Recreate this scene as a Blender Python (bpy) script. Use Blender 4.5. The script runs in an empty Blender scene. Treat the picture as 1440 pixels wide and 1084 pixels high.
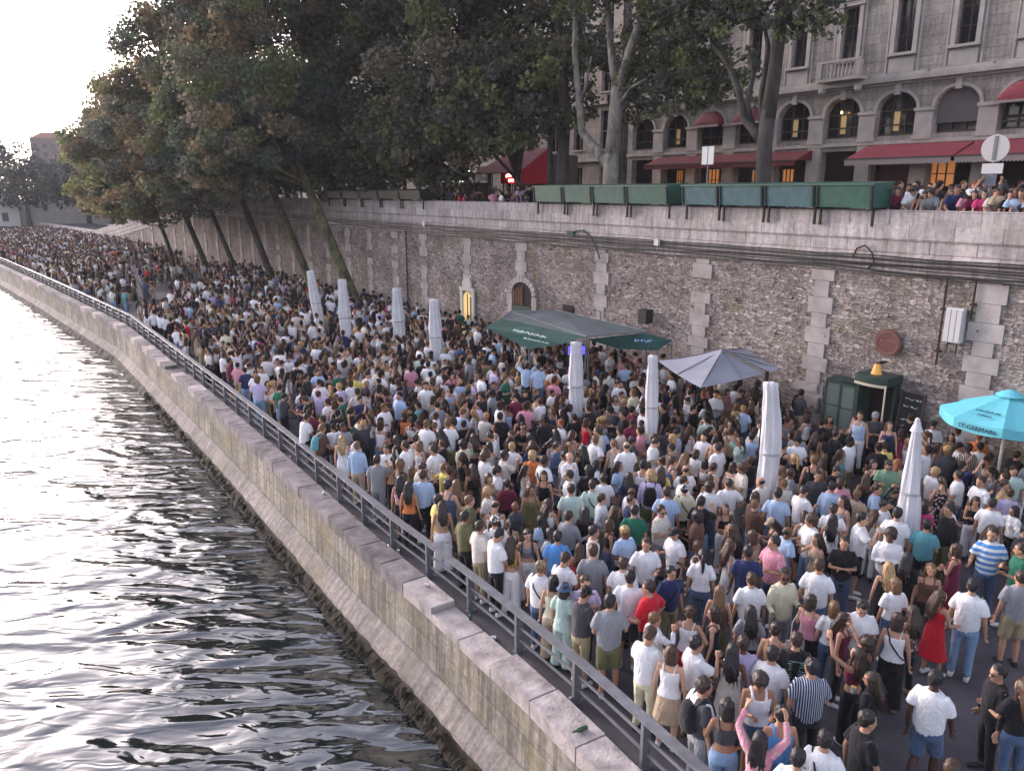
import bpy, bmesh, math, random
import numpy as np
from mathutils import Vector, Matrix, noise as mnoise
R = math.radians
random.seed(7); RNG = np.random.default_rng(7)
SC = bpy.context.scene; COL = SC.collection

# ------------------------------------------------------------------ helpers
class MB:
    """collects shapes and links them as ONE mesh object"""
    def __init__(s): s.v=[]; s.f=[]; s.m=[]; s.uv=[]; s.has_uv=False
    def add(s, vs, fs, mi=0, uvs=None):
        o=len(s.v); s.v.extend([tuple(p) for p in vs])
        for k,f in enumerate(fs):
            s.f.append(tuple(i+o for i in f)); s.m.append(mi)
            if uvs is not None: s.uv.append(uvs[k]); s.has_uv=True
            else: s.uv.append(None)
    def box(s, x0,x1,y0,y1,z0,z1, mi=0, M=None):
        vs=[(x,y,z) for z in (z0,z1) for y in (y0,y1) for x in (x0,x1)]
        if M is not None: vs=[M@Vector(v) for v in vs]
        s.add(vs,[(0,2,3,1),(4,5,7,6),(0,1,5,4),(2,6,7,3),(0,4,6,2),(1,3,7,5)],mi)
    def loft(s, secs, mi=0, caps=True, closed=True):
        """secs: list of rings (equal length lists of points)"""
        n=len(secs[0]); vs=[p for r in secs for p in r]; fs=[]
        for i in range(len(secs)-1):
            for j in range(n if closed else n-1):
                k=(j+1)%n; fs.append((i*n+j,i*n+k,(i+1)*n+k,(i+1)*n+j))
        if caps and closed:
            fs.append(tuple(range(n-1,-1,-1))); fs.append(tuple((len(secs)-1)*n+j for j in range(n)))
        s.add(vs,fs,mi)
    def ell(s, data, n=12, mi=0, M=None, caps=True):
        """horizontal ellipse sections (cx,cy,z,rx,ry)"""
        secs=[]
        for cx,cy,z,rx,ry in data:
            r=[Vector((cx+rx*math.cos(2*math.pi*j/n),cy+ry*math.sin(2*math.pi*j/n),z)) for j in range(n)]
            if M is not None: r=[M@p for p in r]
            secs.append(r)
        s.loft(secs,mi,caps)
    def tube(s, pts, rad, n=8, mi=0, M=None, caps=True):
        pts=[Vector(p) for p in pts]
        if M is not None: pts=[M@p for p in pts]
        if not hasattr(rad,'__len__'): rad=[rad]*len(pts)
        t=(pts[1]-pts[0]).normalized()
        a=Vector((0,0,1)) if abs(t.z)<.9 else Vector((1,0,0))
        u=t.cross(a).normalized(); secs=[]
        for i,p in enumerate(pts):
            if i==0: d=pts[1]-pts[0]
            elif i==len(pts)-1: d=pts[-1]-pts[-2]
            else: d=(pts[i+1]-pts[i]).normalized()+(pts[i]-pts[i-1]).normalized()
            d=d.normalized(); u=(u-d*u.dot(d)).normalized(); w=d.cross(u)
            secs.append([p+(u*math.cos(2*math.pi*j/n)+w*math.sin(2*math.pi*j/n))*rad[i] for j in range(n)])
        s.loft(secs,mi,caps)
    def ball(s, c, r, n=10, m=7, mi=0, M=None):
        rx,ry,rz = r if hasattr(r,'__len__') else (r,r,r)
        d=[]
        for i in range(m+1):
            a=-math.pi/2+math.pi*i/m; k=max(math.cos(a),.04)
            d.append((c[0],c[1],c[2]+rz*math.sin(a),rx*k,ry*k))
        s.ell(d,n,mi,M)
    def quad(s, a,b,c,d, mi=0, uv=None): s.add([a,b,c,d],[(0,1,2,3)],mi,[uv] if uv else None)
    def mesh(s, name, mats, smooth=False):
        me=bpy.data.meshes.new(name); me.from_pydata(s.v,[],s.f)
        for m in mats: me.materials.append(m)
        me.polygons.foreach_set('material_index',s.m)
        if s.has_uv:
            l=me.uv_layers.new(name='UV'); buf=[]
            for f,u in zip(s.f,s.uv):
                for k in range(len(f)): buf.extend(u[k] if u else (0,0))
            l.data.foreach_set('uv',buf)
        if smooth: me.polygons.foreach_set('use_smooth',[True]*len(me.polygons))
        me.update(); return me
    def build(s, name, mats, parent=None, smooth=False, loc=None, rz=None):
        if not isinstance(mats,(list,tuple)): mats=[mats]
        o=bpy.data.objects.new(name,s.mesh(name,mats,smooth)); COL.objects.link(o)
        if parent: o.parent=parent
        if loc is not None: o.location=loc
        if rz is not None: o.rotation_euler=(0,0,rz)
        return o

def tag(o,label=None,cat=None,group=None,kind=None):
    if label: o['label']=label
    if cat: o['category']=cat
    if group: o['group']=group
    if kind: o['kind']=kind
    return o
def thing(name,label,cat,loc=(0,0,0),rz=0,group=None):
    o=bpy.data.objects.new(name,None); COL.objects.link(o); o.location=loc; o.rotation_euler=(0,0,rz)
    o.empty_display_size=.2
    return tag(o,label,cat,group)

# ------------------------------------------------------------------ materials
def new_mat(name):
    m=bpy.data.materials.new(name); m.use_nodes=True; nt=m.node_tree
    return m,nt,nt.nodes['Principled BSDF']
def nd(nt,t,**k):
    n=nt.nodes.new(t)
    for a,b in k.items():
        if a in n.inputs: n.inputs[a].default_value=b
        else: setattr(n,a,b)
    return n
def c4(c): return (c[0],c[1],c[2],1)
def flat(name,col,rough=.7,metal=0,vary=.0,scale=6,bump=0,bscale=30,spec=.3):
    m,nt,b=new_mat(name); b.inputs['Roughness'].default_value=rough; b.inputs['Metallic'].default_value=metal
    b.inputs['Specular IOR Level'].default_value=spec
    b.inputs['Base Color'].default_value=c4(col)
    tc=nd(nt,'ShaderNodeTexCoord')
    if vary:
        n=nd(nt,'ShaderNodeTexNoise',Scale=scale,Detail=4.0); nt.links.new(tc.outputs['Object'],n.inputs['Vector'])
        mp=nd(nt,'ShaderNodeMapRange'); mp.inputs[1].default_value=.3; mp.inputs[2].default_value=.7
        mp.inputs[3].default_value=1-vary; mp.inputs[4].default_value=1+vary
        nt.links.new(n.outputs['Fac'],mp.inputs[0])
        mx=nd(nt,'ShaderNodeVectorMath',operation='SCALE'); mx.inputs[0].default_value=col[:3]
        nt.links.new(mp.outputs[0],mx.inputs['Scale']); nt.links.new(mx.outputs[0],b.inputs['Base Color'])
    if bump:
        n=nd(nt,'ShaderNodeTexNoise',Scale=bscale,Detail=5.0); nt.links.new(tc.outputs['Object'],n.inputs['Vector'])
        bp=nd(nt,'ShaderNodeBump',Strength=bump,Distance=.02); nt.links.new(n.outputs['Fac'],bp.inputs['Height'])
        nt.links.new(bp.outputs[0],b.inputs['Normal'])
    return m
def emis(name,col,s):
    m,nt,b=new_mat(name); b.inputs['Base Color'].default_value=c4(col)
    b.inputs['Emission Color'].default_value=c4(col); b.inputs['Emission Strength'].default_value=s; return m
def ramp(nt,stops,interp='LINEAR'):
    r=nd(nt,'ShaderNodeValToRGB'); e=r.color_ramp.elements; r.color_ramp.interpolation=interp
    e[0].position=stops[0][0]; e[0].color=c4(stops[0][1]); e[1].position=stops[-1][0]; e[1].color=c4(stops[-1][1])
    for p,c in stops[1:-1]:
        x=e.new(p); x.color=c4(c)
    return r
def mixc(nt,a,b,f,mode='MIX'):
    m=nd(nt,'ShaderNodeMix',data_type='RGBA',blend_type=mode)
    for sock,val in ((m.inputs[6],a),(m.inputs[7],b),(m.inputs[0],f)):
        if hasattr(val,'default_value') or hasattr(val,'links'): nt.links.new(val,sock)
        else: sock.default_value = val if not hasattr(val,'__len__') else c4(val)
    return m.outputs[2]

# rubble masonry: UV in metres
def rubble_mat():
    m,nt,b=new_mat('rubble'); b.inputs['Roughness'].default_value=.92; b.inputs['Specular IOR Level'].default_value=.15
    uv=nd(nt,'ShaderNodeUVMap'); mp=nd(nt,'ShaderNodeMapping'); mp.inputs['Scale'].default_value=(5.0,9.8,1)
    wob=nd(nt,'ShaderNodeTexNoise',Scale=1.7,Detail=2.0); nt.links.new(uv.outputs[0],wob.inputs['Vector'])
    ad=nd(nt,'ShaderNodeVectorMath',operation='MULTIPLY_ADD'); ad.inputs[1].default_value=(.35,.12,0)
    nt.links.new(wob.outputs['Color'],ad.inputs[0]); nt.links.new(uv.outputs[0],ad.inputs[2]); nt.links.new(ad.outputs[0],mp.inputs['Vector'])
    v=nd(nt,'ShaderNodeTexVoronoi',feature='F1',Scale=1.0,Randomness=.75); nt.links.new(mp.outputs[0],v.inputs['Vector'])
    e=nd(nt,'ShaderNodeTexVoronoi',feature='DISTANCE_TO_EDGE',Scale=1.0,Randomness=.75); nt.links.new(mp.outputs[0],e.inputs['Vector'])
    sep=nd(nt,'ShaderNodeSeparateColor'); nt.links.new(v.outputs['Color'],sep.inputs[0])
    st=ramp(nt,[(0,(.15,.128,.125)),(.18,(.23,.202,.195)),(.45,(.31,.28,.27)),(.7,(.37,.338,.325)),(.88,(.43,.40,.382)),(1,(.54,.51,.49))]); nt.links.new(sep.outputs[0],st.inputs[0])
    mo=nd(nt,'ShaderNodeMapRange'); mo.inputs[1].default_value=.02; mo.inputs[2].default_value=.10; nt.links.new(e.outputs['Distance'],mo.inputs[0])
    c=mixc(nt,(.38,.345,.325),st.outputs[0],mo.outputs[0])
    # fine grain, stains, moss
    g=nd(nt,'ShaderNodeTexNoise',Scale=9.0,Detail=8.0,Roughness=.7); nt.links.new(uv.outputs[0],g.inputs['Vector'])
    gr=ramp(nt,[(.3,(.45,.42,.42)),(.62,(1.15,1.13,1.12))]); nt.links.new(g.outputs['Fac'],gr.inputs[0])
    c=mixc(nt,c,gr.outputs[0],1.0,'MULTIPLY')
    big=nd(nt,'ShaderNodeTexNoise',Scale=.55,Detail=5.0,Roughness=.6); nt.links.new(uv.outputs[0],big.inputs['Vector'])
    br=ramp(nt,[(.36,(.72,.68,.68)),(.6,(1.2,1.17,1.13))]); nt.links.new(big.outputs['Fac'],br.inputs[0]); c=mixc(nt,c,br.outputs[0],1.0,'MULTIPLY')
    ms=nd(nt,'ShaderNodeTexNoise',Scale=.8,Detail=6.0); mv=nd(nt,'ShaderNodeMapping'); mv.inputs['Location'].default_value=(7,3,0)
    nt.links.new(uv.outputs[0],mv.inputs[0]); nt.links.new(mv.outputs[0],ms.inputs['Vector'])
    mr=ramp(nt,[(.56,(0,0,0)),(.72,(.75,.75,.75))]); nt.links.new(ms.outputs['Fac'],mr.inputs[0])
    c=mixc(nt,c,(.22,.19,.11),mr.outputs[0])
    nt.links.new(c,b.inputs['Base Color'])
    bp=nd(nt,'ShaderNodeBump',Strength=.9,Distance=.05); nt.links.new(mo.outputs[0],bp.inputs['Height'])
    b2=nd(nt,'ShaderNodeBump',Strength=.5,Distance=.03); nt.links.new(g.outputs['Fac'],b2.inputs['Height']); nt.links.new(bp.outputs[0],b2.inputs['Normal'])
    nt.links.new(b2.outputs[0],b.inputs['Normal']); return m
def ashlar_mat(name,c1,c2,mortar,bw,bh,stain=.5,moss=0,mortar_size=.012,streak=0,coord='UV'):
    m,nt,b=new_mat(name); b.inputs['Roughness'].default_value=.88; b.inputs['Specular IOR Level'].default_value=.2
    if coord=='UV': uv=nd(nt,'ShaderNodeUVMap').outputs[0]
    else:
        tc=nd(nt,'ShaderNodeTexCoord'); sx=nd(nt,'ShaderNodeSeparateXYZ'); cx=nd(nt,'ShaderNodeCombineXYZ')
        nt.links.new(tc.outputs['Object'],sx.inputs[0]); nt.links.new(sx.outputs[0],cx.inputs[0]); nt.links.new(sx.outputs[2],cx.inputs[1]); nt.links.new(sx.outputs[1],cx.inputs[2]); uv=cx.outputs[0]
    br=nd(nt,'ShaderNodeTexBrick'); br.offset=.5
    br.inputs['Color1'].default_value=c4(c1); br.inputs['Color2'].default_value=c4(c2); br.inputs['Mortar'].default_value=c4(mortar)
    br.inputs['Scale'].default_value=1; br.inputs['Mortar Size'].default_value=mortar_size; br.inputs['Brick Width'].default_value=bw; br.inputs['Row Height'].default_value=bh
    br.inputs['Bias'].default_value=0; nt.links.new(uv,br.inputs['Vector'])
    c=br.outputs['Color']
    g=nd(nt,'ShaderNodeTexNoise',Scale=7.0,Detail=8.0,Roughness=.72); nt.links.new(uv,g.inputs['Vector'])
    gr=ramp(nt,[(.3,(1-stain,)*3),(.65,(1.12,1.12,1.12))]); nt.links.new(g.outputs['Fac'],gr.inputs[0]); c=mixc(nt,c,gr.outputs[0],1.0,'MULTIPLY')
    big=nd(nt,'ShaderNodeTexNoise',Scale=.9,Detail=5.0); nt.links.new(uv,big.inputs['Vector'])
    b_=ramp(nt,[(.35,(1-stain*.6,)*3),(.62,(1.12,1.12,1.12))]); nt.links.new(big.outputs['Fac'],b_.inputs[0]); c=mixc(nt,c,b_.outputs[0],1.0,'MULTIPLY')
    if streak:
        mp=nd(nt,'ShaderNodeMapping'); mp.inputs['Scale'].default_value=(6,.45,1); nt.links.new(uv,mp.inputs[0])
        s=nd(nt,'ShaderNodeTexNoise',Scale=1.0,Detail=5.0,Roughness=.65); nt.links.new(mp.outputs[0],s.inputs['Vector'])
        sr=ramp(nt,[(.42,(1-streak,1-streak,1-streak)),(.6,(1.06,1.06,1.06))]); nt.links.new(s.outputs['Fac'],sr.inputs[0]); c=mixc(nt,c,sr.outputs[0],1.0,'MULTIPLY')
    if moss:
        ms=nd(nt,'ShaderNodeTexNoise',Scale=1.1,Detail=6.0); nt.links.new(uv,ms.inputs['Vector'])
        mr=ramp(nt,[(.5,(0,0,0)),(.68,(moss,)*3)]); nt.links.new(ms.outputs['Fac'],mr.inputs[0]); c=mixc(nt,c,(.30,.25,.09),mr.outputs[0])
    nt.links.new(c,b.inputs['Base Color'])
    bp=nd(nt,'ShaderNodeBump',Strength=.7,Distance=.02,invert=True); nt.links.new(br.outputs['Fac'],bp.inputs['Height'])
    b2=nd(nt,'ShaderNodeBump',Strength=.35,Distance=.02); nt.links.new(g.outputs['Fac'],b2.inputs['Height']); nt.links.new(bp.outputs[0],b2.inputs['Normal'])
    nt.links.new(b2.outputs[0],b.inputs['Normal']); return m
def attr_mat(name,rough=.8,trans=0,noise=.0):
    m,nt,b=new_mat(name); a=nd(nt,'ShaderNodeAttribute',attribute_name='Col'); b.inputs['Roughness'].default_value=rough
    b.inputs['Specular IOR Level'].default_value=.25
    nt.links.new(a.outputs['Color'],b.inputs['Base Color'])
    if trans:
        t=nd(nt,'ShaderNodeBsdfTranslucent'); nt.links.new(a.outputs['Color'],t.inputs['Color'])
        mx=nd(nt,'ShaderNodeMixShader'); mx.inputs[0].default_value=trans
        nt.links.new(b.outputs[0],mx.inputs[1]); nt.links.new(t.outputs[0],mx.inputs[2])
        nt.links.new(mx.outputs[0],nt.nodes['Material Output'].inputs['Surface'])
    return m

# ------------------------------------------------------------------ layout
W0=Vector((11.39,22.42)); D=Vector((-.588,.809)).normalized(); N=Vector((.809,.588)).normalized(); RW=math.atan2(-.809,.588)
def wa(a,p=0,z=0):      # point in the (straight) wall frame
    q=W0+D*a+N*p; return Vector((q.x,q.y,z))
def wallcurve(a,p=0):   # the retaining wall, bending gently towards the river far away
    if a<=60: q=W0+D*a+N*p
    else:
        s=a-60; th=min(s/60,1)*R(4.5); avg=th/2 if s<60 else (th*30+th*(s-60))/s
        d=Vector((D.x*math.cos(avg)-D.y*math.sin(avg),D.x*math.sin(avg)+D.y*math.cos(avg)))
        n=Vector((N.x*math.cos(th)-N.y*math.sin(th),N.x*math.sin(th)+N.y*math.cos(th)))
        q=W0+D*60+d*s+n*p
    return q
_E=[(5.2,2.2),(3.2,5.65),(1.15,9.16),(0.58,10.15),(-0.38,11.62),(-1.07,12.66),(-1.89,13.87),(-3.34,15.89),(-5.51,19.17),(-7.6,22.31),(-11.37,27.88),(-18.6,38.33),(-23.5,45.34),(-39.5,64.7),(-55.5,83.72),(-79,110),(-110,145),(-156,200)]
_E=[Vector(p) for p in _E]; _S=[0]
for p,q in zip(_E,_E[1:]): _S.append(_S[-1]+(q-p).length)
def edge(s,off=0):      # quay edge, off>0 inland
    i=0
    while i<len(_S)-2 and s>_S[i+1]: i+=1
    t=(s-_S[i])/(_S[i+1]-_S[i])
    def tan(k):
        k=max(1,min(len(_E)-2,k)); return (_E[k+1]-_E[k-1]).normalized()
    p=_E[i].lerp(_E[i+1],t); d=(tan(i).lerp(tan(i+1),t)).normalized()
    return p+Vector((d.y,-d.x))*off
SMAX=_S[-1]

def extrude(mb,path,prof,mi=0,caps=False):
    """path(s,off)->2D ; prof: list of (off,z); s list; UV=(s, profile length)"""
    fn,ss=path; L=[0]
    for p,q in zip(prof,prof[1:]): L.append(L[-1]+math.hypot(q[0]-p[0],q[1]-p[1]))
    grid=[[(*fn(s,o),z) for o,z in prof] for s in ss]; n=len(prof)
    vs=[p for r in grid for p in r]; fs=[]; uvs=[]
    for i in range(len(ss)-1):
        for j in range(n-1):
            fs.append((i*n+j,(i+1)*n+j,(i+1)*n+j+1,i*n+j+1))
            uvs.append([(ss[i],-L[j]),(ss[i+1],-L[j]),(ss[i+1],-L[j+1]),(ss[i],-L[j+1])])
    mb.add(vs,fs,mi,uvs)
    if caps:
        for i in (0,len(ss)-1):
            mb.add([(*fn(ss[i],o),z) for o,z in prof],[tuple(range(n))],mi,[[(o,z) for o,z in prof]])
# ================================================================== PEOPLE
PAL=dict(white=(.74,.74,.76),offwhite=(.60,.56,.50),cream=(.58,.56,.40),lightblue=(.36,.48,.66),blue=(.10,.28,.62),navy=(.025,.035,.10),black=(.014,.014,.017),
 charcoal=(.055,.055,.065),grey=(.24,.25,.27),beige=(.42,.32,.23),tan=(.45,.27,.13),brown=(.11,.055,.04),red=(.50,.015,.03),orange=(.58,.18,.06),pink=(.62,.27,.34),
 hotpink=(.62,.06,.20),lavender=(.46,.41,.60),mint=(.42,.55,.50),green=(.02,.13,.08),sage=(.17,.30,.20),olive=(.13,.13,.06),yellow=(.66,.55,.16),burgundy=(.14,.02,.045),
 denim=(.07,.11,.20),lightdenim=(.20,.31,.48),khaki=(.30,.25,.15),teal=(.10,.30,.34),mustard=(.45,.28,.06))
CNAME=dict(offwhite='off-white',lightblue='light blue',charcoal='dark grey',hotpink='bright pink',mint='pale mint',sage='sage green',olive='olive green',green='dark green',denim='dark denim',lightdenim='pale denim',tan='tan')
def cn(c): return CNAME.get(c,c)
SKIN=dict(fair=(.52,.31,.22),light=(.42,.235,.155),olive=(.30,.16,.10),brown=(.15,.07,.042),dark=(.065,.032,.022))
HAIR=dict(black=(.017,.015,.016),dark=(.035,.022,.017),brown=(.055,.03,.018),light=(.13,.075,.038),blonde=(.33,.22,.10),grey=(.22,.21,.20),ginger=(.20,.06,.02))
HCN=dict(dark='dark brown',light='light brown')
def hcn(h): return HCN.get(h,h)
_fm={}
def fabric(cname,pattern=None):
    k=(cname,pattern)
    if k in _fm: return _fm[k]
    col=PAL[cname]; m,nt,b=new_mat('fabric_'+cname+('_'+pattern if pattern else '')); b.inputs['Roughness'].default_value=.9; b.inputs['Specular IOR Level'].default_value=.12
    b.inputs['Sheen Weight'].default_value=.15
    tc=nd(nt,'ShaderNodeTexCoord')
    n=nd(nt,'ShaderNodeTexNoise',Scale=7.0,Detail=3.0,Distortion=1.2); mp=nd(nt,'ShaderNodeMapping'); mp.inputs['Scale'].default_value=(1.3,1.3,.6)
    nt.links.new(tc.outputs['Object'],mp.inputs[0]); nt.links.new(mp.outputs[0],n.inputs['Vector'])
    bp=nd(nt,'ShaderNodeBump',Strength=.8,Distance=.05); nt.links.new(n.outputs['Fac'],bp.inputs['Height']); nt.links.new(bp.outputs[0],b.inputs['Normal'])
    r=nd(nt,'ShaderNodeMapRange'); r.inputs[1].default_value=.25; r.inputs[2].default_value=.75; r.inputs[3].default_value=.86; r.inputs[4].default_value=1.08; nt.links.new(n.outputs['Fac'],r.inputs[0])
    src=None
    if pattern in('stripesV','stripesH','stripesW'):
        w=nd(nt,'ShaderNodeTexWave',wave_type='BANDS',bands_direction={'stripesV':'X','stripesW':'X','stripesH':'Z'}[pattern]); w.inputs['Scale'].default_value={'stripesV':11,'stripesW':7,'stripesH':2.9}[pattern]; w.inputs['Distortion'].default_value=.4
        nt.links.new(tc.outputs['Object'],w.inputs['Vector'])
        o=dict(stripesV=(.55,.57,.60),stripesW=(.60,.57,.48),stripesH=(.70,.76,.80))[pattern]
        rr=ramp(nt,[(.5,col),(.56,o)] if pattern!='stripesV' else [(.72,col),(.78,o)]); nt.links.new(w.outputs['Fac'],rr.inputs[0]); src=rr.outputs[0]
    if pattern=='floral':
        v=nd(nt,'ShaderNodeTexVoronoi',Scale=16.0); nt.links.new(tc.outputs['Object'],v.inputs['Vector'])
        rr=ramp(nt,[(.34,(.55,.40,.38)),(.42,col)]); nt.links.new(v.outputs['Distance'],rr.inputs[0]); src=rr.outputs[0]
    mx=nd(nt,'ShaderNodeVectorMath',operation='SCALE'); nt.links.new(r.outputs[0],mx.inputs['Scale'])
    if src: nt.links.new(src,mx.inputs[0])
    else: mx.inputs[0].default_value=col
    nt.links.new(mx.outputs[0],b.inputs['Base Color']); _fm[k]=m; return m
_sk={}
def skinm(k):
    if k not in _sk:
        m=flat('skin_'+k,SKIN[k],rough=.55,vary=.08,scale=9); b=m.node_tree.nodes['Principled BSDF']; b.inputs['Subsurface Weight'].default_value=.0; _sk[k]=m
    return _sk[k]
_hm={}
def hairm(k):
    if k not in _hm:
        m,nt,b=new_mat('hair_'+k); b.inputs['Roughness'].default_value=.5; b.inputs['Specular IOR Level'].default_value=.4
        tc=nd(nt,'ShaderNodeTexCoord'); mp=nd(nt,'ShaderNodeMapping'); mp.inputs['Scale'].default_value=(60,60,6); nt.links.new(tc.outputs['Object'],mp.inputs[0])
        n=nd(nt,'ShaderNodeTexNoise',Scale=1.0,Detail=3.0); nt.links.new(mp.outputs[0],n.inputs['Vector'])
        c=HAIR[k]; rr=ramp(nt,[(.3,tuple(x*.6 for x in c)),(.7,tuple(x*1.6 for x in c))]); nt.links.new(n.outputs['Fac'],rr.inputs[0]); nt.links.new(rr.outputs[0],b.inputs['Base Color'])
        bp=nd(nt,'ShaderNodeBump',Strength=.8,Distance=.01); nt.links.new(n.outputs['Fac'],bp.inputs['Height']); nt.links.new(bp.outputs[0],b.inputs['Normal']); _hm[k]=m
    return _hm[k]
M_FACE=flat('face_dark',(.02,.014,.012),.4); M_LIP=flat('lips',(.30,.10,.09),.5)
SHOEW=flat('shoe_white',(.65,.65,.66),.6); SHOEB=flat('shoe_black',(.02,.02,.022),.6); SHOET=flat('shoe_tan',(.25,.15,.09),.7)

def remesh(mb,voxel,tris,smooth=2,disp=0,dscale=.1,extra=None):
    """turn overlapping closed lofts into one continuous surface; returns a mesh"""
    me=mb.mesh('tmp',[]); o=bpy.data.objects.new('tmp',me); COL.objects.link(o)
    m=o.modifiers.new('r','REMESH'); m.mode='VOXEL'; m.voxel_size=voxel; m.use_smooth_shade=True
    if smooth: s=o.modifiers.new('s','SMOOTH'); s.iterations=smooth; s.factor=.5
    if disp:
        t=bpy.data.textures.new('c','CLOUDS'); t.noise_scale=dscale
        d=o.modifiers.new('d','DISPLACE'); d.texture=t; d.strength=disp; d.mid_level=.5
    dg=bpy.context.evaluated_depsgraph_get(); dg.update(); n=len(o.evaluated_get(dg).data.polygons)*2
    if n>tris: x=o.modifiers.new('x','DECIMATE'); x.ratio=tris/n
    dg.update(); out=bpy.data.meshes.new_from_object(o.evaluated_get(dg)); 
    bpy.data.objects.remove(o); bpy.data.meshes.remove(me)
    out.polygons.foreach_set('use_smooth',[True]*len(out.polygons)); out.materials.clear(); return out
def joined(name,meshes,mats):
    """meshes: list of (mesh, material index, matrix or None)"""
    V=[];F=[];MI=[];o=0
    for me,mi,M in meshes:
        vs=[v.co if M is None else M@v.co for v in me.vertices]; V+= [tuple(v) for v in vs]
        for p in me.polygons: F.append(tuple(i+o for i in p.vertices)); MI.append(mi if mi is not None else p.material_index)
        o+=len(vs)
    me=bpy.data.meshes.new(name); me.from_pydata(V,[],F)
    for m in mats: me.materials.append(m)
    me.polygons.foreach_set('material_index',MI); me.polygons.foreach_set('use_smooth',[True]*len(F)); me.update(); return me

def V(*a): return Vector(a)
class Skel: pass
def skeleton(sex,pose):
    k=Skel(); f=sex=='f'; k.f=f
    sw=.158 if f else .172; k.sw=sw
    k.lean=0; k.headyaw=0; k.headpitch=0; up=.29; fo=.255
    def arm(side,d1,d2):
        s=V(side*sw,0,1.395); e=s+V(side*d1[0],d1[1],d1[2]).normalized()*up; w=e+V(side*d2[0],d2[1],d2[2]).normalized()*fo; return [s,e,w]
    dn=((.22,-.03,-1),(.10,.22,-1)); cup=((.20,.05,-1),(-.25,1,.30)); ph=((.16,.25,-1),(-.45,1,.45)); cr=((.20,.25,-1),(-1,.50,.12))
    hip=((.75,-.25,-1),(-.75,.35,-.75)); rs=((.5,.55,.55),(-.25,.55,1)); mouth=((.35,.7,-.55),(-.6,.35,1)); talk=((.30,.15,-1),(.15,1,-.05)); back=((.25,-.25,-1),(-.35,.35,-1))
    P={'down':(dn,dn),'cup':(cup,dn),'phone':(ph,ph),'cross':(cr,cr),'hip':(hip,talk),'walk':(((.15,.30,-1),(0,.5,-1)),((.15,-.35,-1),(0,.05,-1))),'raise':(rs,rs),
       'drink':(mouth,dn),'sit':(((.2,.35,-1),(-.2,1,-.35)),((.2,.35,-1),(-.2,1,-.35))),'leanon':(((.25,.75,-.75),(-.5,1,.0)),((.25,.75,-.75),(-.35,1,.0))),'talk':(talk,cup)}[pose]
    k.arms=[arm(1,*P[0]),arm(-1,*P[1])]; k.curl=dict(down=.4,cup=1.0,phone=1.0,cross=.5,hip=.6,walk=.5,raise_=1.0,drink=1.1).get(pose,.6)
    k.headyaw={'cup':12,'phone':0,'cross':-15,'hip':20,'walk':0,'talk':-18,'drink':0,'down':8}.get(pose,0); k.headpitch={'phone':-28,'leanon':-12,'sit':-12,'raise':10,'talk':-4}.get(pose,-5)
    hx=.088 if not f else .092
    if pose=='walk': k.legs=[[V(hx,0,.90),V(hx,.16,.49),V(hx,.10,.09)],[V(-hx,0,.90),V(-hx,-.02,.48),V(-hx,-.28,.14)]]
    elif pose=='sit': k.legs=[[V(sd*hx,0,.90),V(sd*.13,.40,.88),V(sd*.12,.36,.46)] for sd in(1,-1)]
    elif pose in('cup','talk','hip'): k.legs=[[V(hx,0,.90),V(hx+.03,.04,.49),V(hx+.05,.06,.09)],[V(-hx,0,.90),V(-hx,.0,.49),V(-hx-.005,-.04,.09)]]
    else: k.legs=[[V(sd*hx,0,.90),V(sd*(hx+.015),.01,.49),V(sd*(hx+.025),-.03,.09)] for sd in(1,-1)]
    if pose=='leanon': k.lean=38
    if pose=='sit': k.lean=10
    k.U=Matrix.Translation((0,0,.95))@Matrix.Rotation(-R(k.lean),4,'X')@Matrix.Translation((0,0,-.95))
    k.H=k.U@Matrix.Translation((0,.01 if not f else .012,1.485))@Matrix.Scale(1.05,4)@Matrix.Rotation(R(k.headyaw),4,'Z')@Matrix.Rotation(R(k.headpitch)+R(k.lean*.7),4,'X')
    # torso sections (cx,cy,z,rx,ry)
    if f: k.torso=[(0,0,.84,.13,.10),(0,-.005,.90,.172,.118),(0,-.005,.96,.168,.115),(0,.0,1.04,.135,.095),(0,.004,1.10,.122,.088),(0,.008,1.18,.135,.098),(0,.018,1.25,.150,.115),(0,.008,1.33,.152,.098),(0,0,1.385,.138,.082),(0,0,1.43,.092,.064),(0,0,1.47,.052,.052)]
    else: k.torso=[(0,0,.84,.13,.10),(0,0,.90,.165,.118),(0,0,.97,.165,.118),(0,.004,1.06,.155,.112),(0,.004,1.14,.158,.112),(0,.006,1.24,.172,.12),(0,.006,1.33,.176,.122),(0,0,1.385,.165,.10),(0,0,1.43,.120,.080),(0,0,1.465,.070,.062),(0,0,1.48,.058,.058)]
    return k
HEAD=[(0,.045,.0,.022,.022),(0,.042,.012,.036,.036),(0,.034,.038,.050,.055),(0,.022,.075,.061,.074),(0,.012,.11,.069,.088),(0,.004,.145,.073,.093),(0,-.002,.18,.069,.086),(0,-.006,.208,.053,.066),(0,-.008,.226,.022,.028)]
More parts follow.
